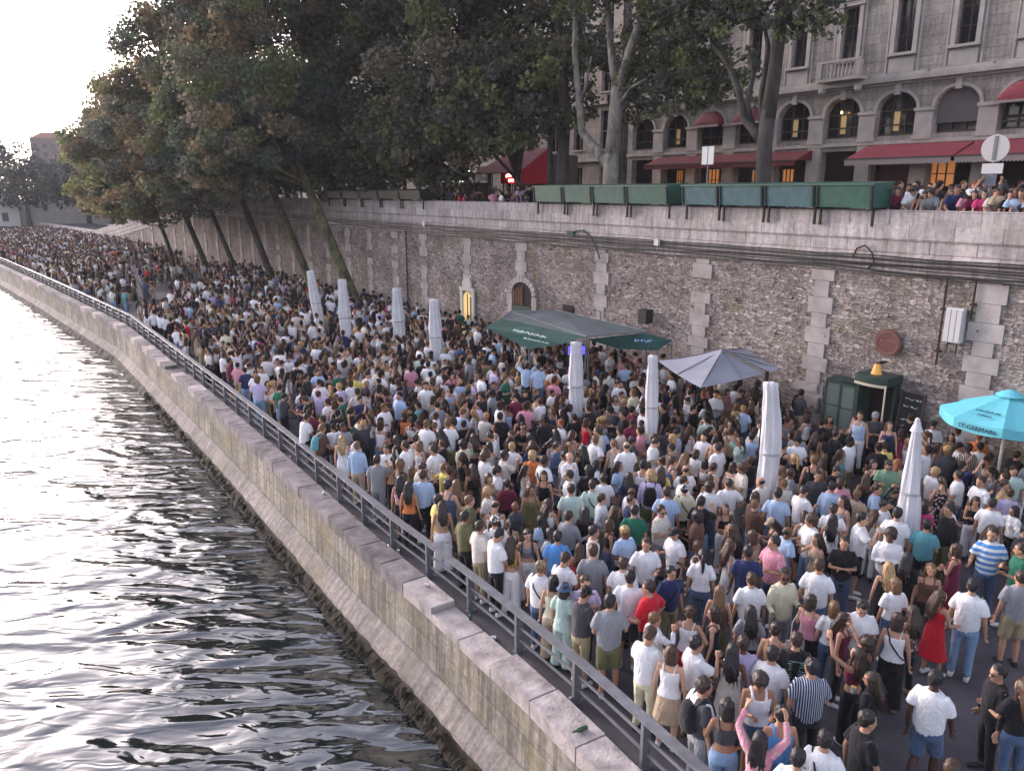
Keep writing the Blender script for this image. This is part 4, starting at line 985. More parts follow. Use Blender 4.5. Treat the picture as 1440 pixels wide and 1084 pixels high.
# ================================================================== SIGNS, KIOSK ON THE STREET
M_SIGNB=flat('sign_back',(.42,.41,.40),.4,.2); M_POLE=flat('pole',(.16,.16,.17),.5,.4)
def street_things():
    # round sign seen from the back
    p=wa(-1.45,1.2,6.5); t=thing('road_sign','round grey road sign seen from behind with a smaller plate under it','road sign',p,RW)
    mb=MB(); mb.tube([(0,0,0),(0,0,3.0)],.035,8); mb.build('pole',M_POLE,t)
    mb=MB(); n=28; f=[Vector((.36*math.cos(2*math.pi*i/n),-.05,2.62+.36*math.sin(2*math.pi*i/n))) for i in range(n)]
    mb.loft([f,[v+V(0,.02,0) for v in f]]); mb.box(-.04,.04,-.075,-.052,2.3,2.94,1); mb.build('plate',[M_SIGNB,M_POLE],t)
    mb=MB(); mb.box(-.27,.27,-.05,-.03,1.95,2.22); mb.box(-.14,.14,-.05,-.03,1.62,1.93,1); mb.build('small_plate',[flat('sp',(.5,.5,.5),.4),flat('sp2',(.12,.13,.17),.4)],t)
    p=wa(8.6,1.3,6.5); t=thing('sign_board','small white double sign on a post between the bookstall runs','sign',p,RW)
    mb=MB(); mb.tube([(0,0,0),(0,0,3.1)],.03,8); mb.build('pole',M_POLE,t)
    for x in (-.14,.16):
        mb=MB(); mb.box(x-.13,x+.13,-.06,-.035,2.45,3.1); mb.build('plate',flat('signw',(.60,.60,.58),.4),t)
    # red kiosk awning at (700,230)
    a=28.5; t=thing('cafe_kiosk','red cafe awning with a bright red side panel and two glowing signs behind the parapet','cafe awning',wa(a,6.8,6.5),RW)
    mb=MB(); mb.add([(-2.6,-1.3,2.55),(2.3,-1.3,2.55),(2.3,.9,4.0),(-1.3,.9,4.0)],[(0,1,2,3)]); mb.build('awning_roof',flat('aw_pink',(.30,.10,.10),.8,vary=.1),t)
    mb=MB(); mb.add([(2.31,-1.3,2.55),(2.31,.9,2.0),(2.31,.9,4.0)],[(0,1,2)]); mb.add([(.4,-1.32,1.9),(2.3,-1.32,1.9),(2.3,-1.32,2.5),(.4,-1.32,2.5)],[(0,1,2,3)]); mb.add([(2.3,-1.3,1.9),(2.3,.9,1.9),(2.3,.9,2.6),(2.3,-1.3,2.55)],[(0,1,2,3)]); mb.build('side_panel',flat('aw_red',(.42,.012,.03),.7),t)
    mb=MB(); mb.box(-2.6,2.3,-1.36,-1.30,2.50,2.56); 
    for x in(-2.5,-.9,.7,2.25): mb.box(x-.04,x+.04,-1.34,-1.26,0,2.5)
    mb.box(-1.3,2.3,.9,3.2,0,3.6); mb.build('frame',M_FRAME,t)
    mb=MB()
    for x0,x1,z in ((1.15,1.85,2.38),(1.05,1.15,2.34),(1.30,1.75,2.08)):
        mb.box(x0,x1,-1.37,-1.35,z-.07,z+.07)
    mb.build('neon_sign',emis('neon_red',(1,.30,.20),5),t)
    mb=MB(); mb.tube([(-3.4,-1.2,0),(-3.4,-1.2,2.6)],.04,8); mb.ball((-3.4,-1.2,2.7),(.15,.15,.17),10,7,1); tag(mb.build('globe_lamp',[M_POLE,emis('globe',(1,.92,.8),9)],loc=wa(a,6.8,6.5),rz=RW),'small lit white globe lamp left of the red cafe awning','lamp')
    t=thing('news_kiosk','small dark kiosk with a white lit edge left of the globe lamp','kiosk',wa(33.5,6.4,6.5),RW)
    mb=MB(); mb.box(-1.4,1.4,-1,1,0,2.0); mb.build('kiosk_body',M_FRAME,t)
    mb=MB(); mb.box(-1.5,1.6,-1.2,-1.1,2.03,2.13); mb.build('lit_edge',emis('edge',(1,.98,.92),.9),t)
    mb=MB(); mb.add([(-1.6,-1.25,2.14),(1.6,-1.25,2.14),(1.6,1.1,2.14),(-1.6,1.1,2.14),(0,0,2.95)],[(0,1,4),(1,2,4),(2,3,4),(3,0,4),(3,2,1,0)]); mb.build('roof',flat('kr',(.10,.11,.12),.6),t)
street_things()

# ================================================================== PARASOLS
M_CANV=flat('canvas_white',(.58,.58,.61),.85,vary=.12,scale=2.2,bump=.6,bscale=6)
def closed_parasol(u,v,zt,lab,r=.22,curve=0,pointed=False,z0=1.0,lean=1.5):
    p=at(u,v,1.5); t=thing('closed_parasol',lab,'parasol',(p.x,p.y,0),-math.atan2(p.x,p.y)+random.uniform(-.3,.3),group='closed white parasols standing in the crowd'); t.rotation_euler[1]=-R(lean)
    mb=MB(); mb.tube([(0,0,.05),(0,0,zt-.05)],.028,8); mb.build('pole',M_POLE,t)
    b=MB(); b.box(-.32,.32,-.32,.32,0,.07); b.build('base',M_POLE,t)
    n=56; secs=[]; H=zt-z0; ph=random.uniform(0,6)
    def rad(k):
        if pointed: return r*(1.25-.95*k) if k<.94 else r*(1.25-.95*k)*.9
        return r*(.82+.30*math.sin(math.pi*min(1,k*1.1+.05))**.8) if k<.97 else r*.80
    m=26
    for i in range(m+1):
        k=i/m; rr=rad(k); cx=curve*(math.sin(k*math.pi*.9)-.2*k); tw=k*1.2
        secs.append([Vector((cx+rr*(1+.13*math.cos(7*2*math.pi*j/n+tw*4+ph)+.07*math.cos(13*2*math.pi*j/n-tw*2+ph)+.04*math.sin(k*23+j*.3))*math.cos(2*math.pi*j/n+tw*.3),rr*(.75)*(1+.13*math.cos(7*2*math.pi*j/n+tw*4+ph)+.07*math.cos(13*2*math.pi*j/n-tw*2+ph)+.04*math.sin(k*19+j*.3))*math.sin(2*math.pi*j/n+tw*.3),z0+H*k+ (.02*math.sin(j*2.1) if i==0 else 0))) for j in range(n)])
    c=MB(); c.loft(secs); c.build('folded_canopy',M_CANV,t,smooth=True)
    s=MB(); k=.42; rr=rad(k)*1.12; s.ell([(curve*(math.sin(k*math.pi*.9)-.2*k),0,z0+H*k-.02,rr,rr*.82),(curve*(math.sin(k*math.pi*.9)-.2*k),0,z0+H*k+.03,rr,rr*.82)],20); s.build('strap',flat('strap_grey',(.35,.35,.38),.8),t)
    if pointed:
        f=MB(); f.ball((0,0,zt+.03),(.05,.05,.06),8,6); f.ell([(0,0,zt-.20,.13,.11),(0,0,zt-.06,.07,.06)],12); f.build('top_cap',M_CANV,t)
closed_parasol(453,445,3.95,'leftmost closed white parasol, leaning slightly left',.22,lean=7)
closed_parasol(488,470,4.05,'tall closed white parasol, second from the left, near the mossy trunk',.22)
closed_parasol(563,470,3.65,'shorter closed white parasol, third from the left',.23)
closed_parasol(615,495,3.70,'closed white parasol, fourth from the left, left of the green tents',.22)
closed_parasol(812,565,3.42,'closed white parasol standing in front of the green tents',.19)
closed_parasol(918,600,3.55,'closed white parasol beside the left corner of the open grey parasol',.15)
closed_parasol(1078,672,3.78,'broad curved closed white parasol right of the open grey parasol',.19,.10,z0=.9)
closed_parasol(1280,720,3.45,'closed white parasol with a pointed top in front of the green booth',.21,0,True,.8)

M_GREYC=flat('canvas_grey',(.27,.28,.33),.85,vary=.12,scale=1.5,bump=.3,bscale=4); M_TENTG=flat('canvas_greygreen',(.13,.15,.155),.85,vary=.2,scale=1.2,bump=.4,bscale=4)
M_TENTD=flat('canvas_green',(.018,.065,.055),.8,vary=.2,scale=1.5); M_SCRIPT=flat('script_white',(.70,.78,.76),.7); M_TEAL=flat('canvas_turquoise',(.14,.52,.60),.8,vary=.08,scale=1.5,bump=.3,bscale=3)
def grey_parasol():
    A=[at(925,507,2.75),at(1047,488,2.75),at(1097,518,2.75),at(985,545,2.75)]
    c=sum(A,Vector())/4; t=thing('open_parasol','large square grey cantilever parasol with a black mast behind it','parasol',(c.x,c.y,0),0)
    ap=Vector((0,0,3.25)); L=[p-Vector((c.x,c.y,0)) for p in A]
    mb=MB(); n=8
    for i in range(4):
        p,q=L[i],L[(i+1)%4]; g=[]
        for a in range(n+1):
            for b in range(n+1-a):
                u,v_=a/n,b/n; r=ap*(1-u-v_)+p*u+q*v_; r.z-=.12*(u+v_)*(1-u-v_)*2 - 0 ; r.z-=.10*4*u*v_*(1 if u+v_>.9 else .6)*.5; g.append((a,b,r))
        idx={(a,b):k for k,(a,b,_) in enumerate(g)}; fs=[]
        for a in range(n):
            for b in range(n-a):
                fs.append((idx[(a,b)],idx[(a+1,b)],idx[(a,b+1)]))
                if a+b<n-1: fs.append((idx[(a+1,b)],idx[(a+1,b+1)],idx[(a,b+1)]))
        mb.add([x[2] for x in g],fs)
    mb.build('canopy',M_GREYC,t)
    mb=MB()
    for p in L: mb.tube([ap-V(0,0,.05),p+V(0,0,.02)-V(0,0,.05)],.018,6)
    for i in range(4): mb.tube([ap-V(0,0,.05),(L[i]+L[(i+1)%4])/2-V(0,0,.03)],.014,6)
    mb.build('ribs',M_POLE,t).name='rib_frame'
    m=at(1068,640,1.5)-Vector((c.x,c.y,0)); mb=MB(); M=Vector((m.x+.35,m.y+1.0,0))
    mb.tube([(M.x,M.y,0),(M.x,M.y,3.45)],.06,8); mb.tube([(M.x,M.y,3.4),(M.x*.5,M.y*.5,3.30),(0,0,3.22)],.045,8); mb.box(M.x-.4,M.x+.4,M.y-.4,M.y+.4,0,.1); mb.build('mast',M_DARKC,t)
grey_parasol()
def teal_parasol():
    c=Vector((11.9,17.6,0)); c=at(1418,575,2.75); R_=1.48; t=thing('turquoise_parasol','open turquoise parasol with dark lettering on its front','parasol',(c.x,c.y,0),-math.atan2(c.x,c.y)-R(24))
    n=8; zb,zt=2.62,3.14; mb=MB(); ring=[Vector((R_*math.cos(2*math.pi*(i+.5)/n),R_*math.sin(2*math.pi*(i+.5)/n),zb)) for i in range(n)]
    rs=[]
    for k in range(6):
        f=k/5; rr=[]
        for i in range(n):
            a,b=ring[i],ring[(i+1)%n]
            for j in range(4):
                p=a.lerp(b,j/4); sag=.09*math.sin(math.pi*j/4)*f; rr.append(Vector((p.x*f*(1-.0),p.y*f,zt+(zb-zt)*f**1.05-sag*.6)) if f>0 else Vector((p.x*.02,p.y*.02,zt)))
        rs.append(rr)
    val=[Vector((p.x*1.005,p.y*1.005,p.z-.24)) for p in rs[-1]]
    mb.loft(rs+[val],caps=False); mb.ell([(0,0,zt-.04,.34,.34),(0,0,zt+.04,.20,.20),(0,0,zt+.10,.05,.05)],16); mb.build('canopy',M_TEAL,t)
    mb=MB(); mb.tube([(0,0,0),(0,0,zt)],.035,8); mb.box(-.35,.35,-.35,.35,0,.09); mb.build('pole',M_WHITEBOX,t)
    rb=MB()
    for p in ring: rb.tube([(0,0,zt-.06),tuple(p-V(0,0,.03))],.014,5)
    rb.build('rib_frame',M_POLE,t)
    mt=flat('letter_dark',(.02,.05,.09),.7)
    def text(s,size,x,y,z,tilt,shear=0):
        cu=bpy.data.curves.new('t','FONT'); cu.body=s; cu.size=size; cu.align_x='CENTER'; cu.extrude=.004; cu.shear=shear; o=bpy.data.objects.new('t',cu); COL.objects.link(o)
        dg=bpy.context.evaluated_depsgraph_get(); me=bpy.data.meshes.new_from_object(o.evaluated_get(dg)); bpy.data.objects.remove(o); me.materials.clear(); me.materials.append(mt)
        w=bpy.data.objects.new('lettering',me); COL.objects.link(w); w.parent=t; w.location=(x,y,z); w.rotation_euler=(R(tilt),0,R(TH)); return w
    # front-left panel of the canopy
    TH=0; d=Vector((math.sin(R(TH)),-math.cos(R(TH)))); ap=R_*math.cos(math.pi/8)
    sl=math.degrees(math.atan2(zt-zb,ap))
    def on(f,dz=.03): return (d.x*ap*f,d.y*ap*f,zt+(zb-zt)*f**1.05-.03*f+dz)
    # lettering lies on the panel that faces the river
    text('LIQUEUR DE',.10,*on(.74,.075),sl,.3); text('SUREAU',.09,*on(.86,.075),sl,.3)
    x,y,z=on(1.0,0); text('ST-GERMAIN',.155,x*1.03,y*1.03,zb-.20,88)
teal_parasol()
def squiggle(mb,M,w,h,n,seed,r=.012):
    rr=random.Random(seed); x=-w/2
    while x<w/2:
        L=rr.uniform(.10,.30); pts=[]
        for i in range(10):
            a=i/9; pts.append((x+L*a+.05*math.sin(a*9+rr.random()),math.sin(a*14+rr.random())*h*rr.uniform(.3,.6),.012))
        mb.tube(pts,r,4,0,M); x+=L+rr.uniform(.02,.08)
def tents():
    # big ridge tent: a grey-green fly and a dark green front flap carrying white script
    c=Vector((2.2,28.6,0)); t=thing('market_tent','wide grey-green tent with a dark green front flap carrying white script','tent',(c.x,c.y,0),0)
    def P(u,v,z): return at(u,v,z)-c
    top=[P(707,447,2.98),P(718,438,3.12),P(784,437,3.18),P(910,466,2.85),P(824,473,2.90)]
    mb=MB(); mb.add(top+[Vector((p.x,p.y,p.z-.03)) for p in top],[(0,4,2,1),(4,3,2),(5,6,7,9),(9,7,8),(0,1,6,5),(1,2,7,6),(2,3,8,7),(3,4,9,8),(4,0,5,9)]); mb.build('roof_sheet',M_TENTG,t)
    ex=[P(705,448,2.96),P(762,459,2.93),P(824,474,2.88),P(790,484,2.50),P(744,491,2.32),P(682,460,2.52)]
    mb=MB(); mb.add(ex,[(0,5,4,3,2,1)]); mb.build('front_flap',M_TENTD,t)
    s=MB(); a,b=ex[0],ex[2]
    X=(b-a).normalized(); Yv=((ex[4]-ex[1])); Yv=(Yv-X*Yv.dot(X)).normalized()*-1; Z=X.cross(Yv); M=Matrix((X,Yv,Z)).transposed().to_4x4(); M.translation=(ex[0]*.20+ex[2]*.30+ex[4]*.3+ex[5]*.2)+Vector((0,-.03,.03))
    squiggle(s,M,1.9,.13,1,3,.017); M2=M.copy(); M2.translation=M.translation+X*.3+V(0,0,-.22); squiggle(s,M2,1.3,.10,1,5,.015); s.build('script',M_SCRIPT,t)
    e=MB(); 
    for i in range(4): e.tube([top[i]+V(0,0,.01),top[(i+1)%5]+V(0,0,.01)],.025,5)
    e.tube([top[1],top[4]],.02,5)
    e.build('edge_piping',flat('pipe_g',(.20,.22,.22),.8),t)
    for p in (top[0],top[3],top[4],top[1],ex[4]):
        q=MB(); q.tube([(p.x,p.y,0),(p.x,p.y,p.z-.02)],.03,8); q.build('leg',M_POLE,t)
    # second, smaller flap canopy on the right
    c2=Vector((4.6,26.5,0)); t2=thing('small_tent','small dark green awning with blue and white script right of the wide tent','tent',(c2.x,c2.y,0),0)
    def Q(u,v,z): return at(u,v,z)-c2
    g=[Q(828,477,2.72),Q(905,468,2.85),Q(945,478,2.7),Q(925,492,2.35),Q(870,490,2.35)]
    mb=MB(); mb.add(g+[p-V(0,0,.02) for p in g],[(0,4,3,2,1),(5,6,7,8,9)]+[(i,(i+1)%5,5+(i+1)%5,5+i) for i in range(5)]); mb.build('roof_sheet',M_TENTD,t2)
    s=MB(); X=(g[3]-g[4]).normalized(); Yv=(g[1]-g[4]); Yv=(Yv-X*Yv.dot(X)).normalized(); Z=X.cross(Yv); M=Matrix((X,Yv,Z)).transposed().to_4x4(); M.translation=(g[3]+g[4]+g[1]+g[2])/4+V(.15,0,.05); squiggle(s,M,1.3,.15,1,8,.016); s.build('script',flat('script_blue',(.35,.55,.85),.7),t2)
    for p in g[:1]+g[2:]:
        q=MB(); q.tube([(p.x,p.y,0),(p.x,p.y,p.z-.02)],.028,8); q.build('leg',M_POLE,t2)
    # dark bar counter under the tents and lit screen
    mb=MB(); mb.box(-1.6,1.6,-.3,.3,0,1.05); mb.box(-1.7,1.7,-.4,.4,1.05,1.10)
    tag(mb.build('bar_counter',M_DARKC,loc=(2.9,28.9,0),rz=-.6),'dark bar counter in the shade under the wide tent','bar')
    p=at(812,488,2.55); mb=MB(); mb.box(-.35,.35,-.05,.05,-.2,.2); mb.box(-.31,.31,-.06,-.052,-.16,.16,1); tag(mb.build('screen',[M_DARKC,emis('blue_screen',(.08,.06,.6),.5)],loc=(2.35,27.6,2.35),rz=.1),'small blue lit screen hanging under the wide tent','screen')
    mb=MB(); mb.box(-.22,.22,-.2,.2,0,.55); q=wallcurve(9.9,-.35); tag(mb.build('loudspeaker',M_DARKC,loc=(q.x,q.y,2.9),rz=RW),'black box loudspeaker on the wall right of the green tents','loudspeaker')
tents()

# ================================================================== DOORS AND BOOTH IN THE WALL
def wall_things():
    # arched opening with green door (735,415)
    t=thing('arched_door','dark arched doorway with green lower door and wooden slats above the tents','door',wa(18.45,-.04,0),RW)
    n=14; hw=.82; sp=3.1
    pts=[(-hw,1.2)]+[(-hw*math.cos(math.pi*i/n),sp+.62*math.sin(math.pi*i/n)) for i in range(n+1)]+[(hw,1.2)]
    mb=MB(); mb.add([(x,-.0,z) for x,z in pts],[tuple(range(len(pts)))]); mb.build('opening',M_DARK,t)
    mb=MB(); mb.box(-.76,.76,-.05,-.01,1.2,2.55); mb.build('door_leaf',flat('door_green',(.02,.055,.04),.6,vary=.2),t)
    mb=MB()
    for i in range(6): x=-.70+i*.14; mb.box(x,x+.06,-.06,-.015,2.6,3.5-abs(x)*.3)
    mb.build('slats',flat('slat',(.16,.085,.045),.7),t).name='slatted_fanlight'
    mb=MB(); n2=11
    for i in range(n2):
        a0,a1=math.pi*i/n2+.02,math.pi*(i+1)/n2-.02
        def P(rx,rz,a,y): return (-rx*math.cos(a),y,sp+rz*math.sin(a))
        vs=[P(hw,.62,a0,-.08),P(hw,.62,a1,-.08),P(hw+.28,.92,a1,-.08),P(hw+.28,.92,a0,-.08),P(hw,.62,a0,.04),P(hw,.62,a1,.04),P(hw+.28,.92,a1,.04),P(hw+.28,.92,a0,.04)]
        mb.add(vs,[(0,1,2,3),(0,4,5,1),(3,2,6,7),(0,3,7,4),(1,5,6,2)])
    for s in(-1,1):
        for k in range(4): z=1.2+k*.47; mb.box(s*(hw+.16)-.16-.03*(k%2),s*(hw+.16)+.16+.03*(k%2),-.07,.04,z,z+.455)
    mb.build('stone_surround',M_PIER,t)
    mb=MB(); mb.box(-.35,.35,-.05,-.0,2.35,3.0); tag(mb.build('wall_hatch',M_DARK,loc=wa(15.0,-.02,0),rz=RW),'small dark square hatch in the wall right of the arched doorway','hatch')
    mb=MB(); mb.tube([wa(17.5,-.12,3.2),wa(16,-.12,3.15),wa(14,-.12,3.05),wa(12.8,-.12,3.0),wa(12.7,-.12,2.4)],.02,6); tag(mb.build('bracket_pipe',M_POLE),'thin grey pipe running right from the arched doorway','pipe')
    # yellow lit niche with white pediment (658,418)
    t=thing('niche_door','small glowing yellow arched doorway with a white stepped pediment','door',wa(23.3,-.05,0),RW)
    mb=MB(); n=10; hw=.42; pts=[(-hw,1.0)]+[(-hw*math.cos(math.pi*i/n),2.35+.38*math.sin(math.pi*i/n)) for i in range(n+1)]+[(hw,1.0)]
    mb.add([(x,-.05,z) for x,z in pts],[tuple(range(len(pts)))]); mb.build('lit_door',emis('yellow_light',(.75,.52,.18),.10),t)
    mb=MB(); mb.box(-.72,.72,-.14,0,2.80,2.98); mb.box(-.42,.42,-.12,0,2.98,3.30); mb.box(-.30,.30,-.10,0,3.30,3.48)
    for s in(-1,1): mb.box(s*.56-.12,s*.56+.12,-.10,0,1.0,2.80)
    mb.build('pediment',flat('ped',(.52,.50,.44),.8),t)
    mb=MB(); mb.box(.30,.40,-.09,-.052,1.2,2.5); mb.box(-.03,.03,-.07,-.052,1.0,2.65); mb.build('door_frame',M_DARKC,t)
    # green booth at the doorway (1230,560)
    t=thing('green_booth','green glazed booth around a dark doorway with a curved fascia, set against the wall','booth',wa(.55,-.05,0),RW)
    G=flat('booth_green',(.030,.055,.045),.5,vary=.15); GL=glass_mat('booth_glass',(.13,.17,.16),.15)
    mb=MB(); mb.box(.02,.80,-.10,.02,0,2.35); mb.build('doorway',M_DARK,t)
    mb=MB(); mb.box(-.05,.03,-.80,0,0,2.45); mb.box(.80,.86,-.25,0,0,2.55); mb.build('jamb',G,t)
    f=MB(); n=10; ring0=[];ring1=[]
    for i in range(n+1):
        a=i/n; x=-.10+1.0*a; y=-.86-.10*math.sin(math.pi*a); ring0.append((x,y,2.45)); ring1.append((x,y,2.72))
    vs=ring0+ring1; f.add(vs,[(i,i+1,n+2+i,n+1+i) for i in range(n)]); f.add(ring1+[(.90,0,2.72),(-.10,0,2.72)],[tuple(range(n+3))]); f.add(ring0+[(.90,0,2.45),(-.10,0,2.45)],[tuple(range(n+2,-1,-1))]); f.add([ring0[0],ring1[0],(-.10,0,2.72),(-.10,0,2.45)],[(0,1,2,3)]); f.add([ring0[-1],ring1[-1],(.9,0,2.72),(.9,0,2.45)],[(3,2,1,0)])
    fo=f.build('fascia',G,t); g=MB(); g.add([(x,y-.006,2.42) for x,y,z in ring0]+[(x,y-.006,2.50) for x,y,z in ring0],[(i,i+1,n+2+i,n+1+i) for i in range(n)]); g.build('fascia_edge',flat('ivory',(.55,.50,.38),.6),fo)
    for x0,x1,y in ((-1.15,-.62,-.62),(-.60,-.08,-.72)):
        m=MB(); 
        m.box(x0,x0+.05,y-.03,y+.03,.0,2.3); m.box(x1-.05,x1,y-.03,y+.03,0,2.3); m.box(x0+.05,x1-.05,y-.03,y+.03,2.22,2.3); m.box(x0+.05,x1-.05,y-.03,y+.03,0,.75); m.box(x0+.05,x1-.05,y-.02,y+.02,1.5,1.54)
        fr=m.build('glazed_panel',G,t); p=MB(); p.box(x0+.05,x1-.05,y-.008,y+.008,.75,2.22); p.build('pane',GL,fr)
    m=MB(); m.box(-1.15,-1.11,-.6,0,0,2.3); m.box(-1.15,-.1,-.6,0,2.302,2.34); m.build('side_panel',G,t)
    m=MB(); m.box(.86,.90,-.9,-.86,0,2.5); m.build('door_edge',flat('ivory2',(.55,.50,.40),.6),t)
    t=thing('wall_lamp','orange-yellow lamp on top of the green booth fascia','lamp',wa(.20,-.55,2.725),RW)
    m=MB(); m.ell([(0,0,0,.16,.14),(0,0,.10,.13,.11),(0,0,.30,.08,.07)],12); m.build('lamp_shade',emis('amber',(.60,.30,.06),.08),t)
    m=MB(); m.box(-.05,.05,.0,.50,.28,.33); m.build('bracket',M_DARKC,t)
    t=thing('round_sign','round dark red sign hanging on the wall above the green booth','sign',wa(.18,-.10,3.62),RW)
    m=MB(); n=30; fr=[Vector((.40*math.cos(2*math.pi*i/n),-.06,.40*math.sin(2*math.pi*i/n))) for i in range(n)]; m.loft([fr,[v+V(0,.05,0) for v in fr]]); m.build('disc',flat('disc_red',(.13,.05,.045),.6,vary=.2,scale=5),t)
    m=MB(); pts=[(.33*math.cos(2*math.pi*i/24),-.068,.33*math.sin(2*math.pi*i/24)) for i in range(25)]; m.tube(pts,.008,4); squiggle(m,Matrix.Translation((0,-.075,.05))@Matrix.Rotation(R(90),4,'X'),.42,.06,1,4,.008); m.build('rim_lettering',flat('disc_txt',(.40,.24,.20),.6),t)
    t=thing('chalkboard','tall leaning chalkboard menu with white chalk lines beside the booth','chalkboard',wa(-.75,-.35,0),RW)
    M0=Matrix.Rotation(R(-7),4,'X')
    m=MB(); m.box(-.34,.34,-.03,.03,.5,2.25,0,M0); m.build('board',flat('chalk',(.022,.022,.025),.7),t)
    m=MB(); 
    for x in(-.36,.32): m.box(x,x+.04,-.045,.04,0,2.29,0,M0)
    m.box(-.32,.32,-.045,.04,2.25,2.29,0,M0); m.build('board_frame',M_FRAME,t)
    m=MB()
    for i,z in enumerate((2.08,1.86,1.45,1.25,1.05,.85)): squiggle(m,M0@Matrix.Translation((-.03,-.04,z))@Matrix.Rotation(R(90),4,'X'),.42 if i<4 else .3,.05,1,20+i,.009)
    m.build('chalk_writing',M_SCRIPT,t)
    # little table / barrel by the booth
    t=thing('bar_table','small brown high table beside the booth doorway','table',(*wa(.1,-1.5,0).xy,0),RW)
    m=MB(); m.box(-.5,.5,-.28,.28,1.02,1.08); m.build('table_top',flat('wood_t',(.16,.11,.08),.6,vary=.2),t)
    for x in(-.44,.44):
        for y in(-.22,.22): m=MB(); m.box(x-.02,x+.02,y-.02,y+.02,0,1.02); m.build('leg',M_DARKC,t)
    # little step the three bar staff stand on
    m=MB(); m.box(-1.3,1.2,-.55,.35,0,.45); tag(m.build('wooden_platform',flat('plat',(.10,.08,.07),.8,vary=.3),loc=wa(.9,-1.35,0),rz=RW),'low dark wooden platform at the foot of the booth','platform')
wall_things()

# ================================================================== TREES
M_LEAF=attr_mat('foliage',.6,.4)
def bark(name,c1,c2,c3):
    m,nt,b=new_mat(name); b.inputs['Roughness'].default_value=.85; tc=nd(nt,'ShaderNodeTexCoord'); mp=nd(nt,'ShaderNodeMapping'); mp.inputs['Scale'].default_value=(2.2,2.2,1.0); nt.links.new(tc.outputs['Object'],mp.inputs[0])
    n=nd(nt,'ShaderNodeTexNoise',Scale=1.6,Detail=6.0,Distortion=.6); nt.links.new(mp.outputs[0],n.inputs['Vector'])
    r=ramp(nt,[(.35,c1),(.47,c2),(.62,c3)]); nt.links.new(n.outputs['Fac'],r.inputs[0]); nt.links.new(r.outputs[0],b.inputs['Base Color'])
    bp=nd(nt,'ShaderNodeBump',Strength=.5,Distance=.03); nt.links.new(n.outputs['Fac'],bp.inputs['Height']); nt.links.new(bp.outputs[0],b.inputs['Normal']); return m
M_BARKP=bark('plane_bark',(.09,.08,.065),(.18,.165,.14),(.26,.24,.205)); M_BARKD=bark('dark_bark',(.022,.019,.017),(.04,.035,.031),(.065,.058,.05)); M_BARKM=bark('mossy_bark',(.035,.032,.025),(.08,.075,.04),(.14,.13,.05))
def leaves_mesh(name,clumps,n_leaf,size,tints,rng):
    """clumps: (cx,cy,cz,r,h) ; many leaf quads in each"""
    C=[];S=[];T=[]
    for (cx,cy,cz,r,flat_,tint) in clumps:
        n=int(n_leaf*(r**2)); 
        d=rng.normal(size=(n,3)); d/=np.linalg.norm(d,axis=1)[:,None]; rad=r*rng.random(n)**.45
        p=d*rad[:,None]*np.array([1,1,flat_])+np.array([cx,cy,cz]); C.append(p)
        base=np.array(tint); k=rng.normal(1,.17,size=(n,1)).clip(.45,1.7); T.append(base*k*(1+rng.normal(0,.04,size=(n,3))))
    C=np.concatenate(C); T=np.concatenate(T).clip(.004,.5); n=len(C)
    nr=rng.normal(size=(n,3))+np.array([0,0,.7]); nr/=np.linalg.norm(nr,axis=1)[:,None]
    a=rng.normal(size=(n,3)); u=np.cross(nr,a); u/=np.linalg.norm(u,axis=1)[:,None]; v=np.cross(nr,u)
    s=(size*rng.uniform(.65,1.35,size=(n,1)))
    # five-point leaf outline
    P=[C-u*s*.5, C-v*s*.42+u*s*.05, C+u*s*.55, C+v*s*.42+u*s*.05]
    Vv=np.stack(P,1).reshape(-1,3); me=bpy.data.meshes.new(name); me.vertices.add(4*n); me.vertices.foreach_set('co',Vv.astype(np.float32).ravel())
    me.loops.add(4*n); me.loops.foreach_set('vertex_index',np.arange(4*n,dtype=np.int32)); me.polygons.add(n)
    me.polygons.foreach_set('loop_start',np.arange(0,4*n,4,dtype=np.int32)); me.polygons.foreach_set('loop_total',np.full(n,4,dtype=np.int32))
    at_=me.attributes.new('Col','FLOAT_COLOR','POINT'); col=np.ones((4*n,4),np.float32); col[:,:3]=np.repeat(T,4,0); at_.data.foreach_set('color',col.ravel())
    me.materials.append(M_LEAF); me.update(calc_edges=True); return me
G1=(.155,.185,.075);G2=(.115,.135,.080);G3=(.200,.220,.085);B1=(.225,.175,.100);B2=(.170,.150,.110);T1=(.090,.120,.098);DK=(.092,.100,.082)
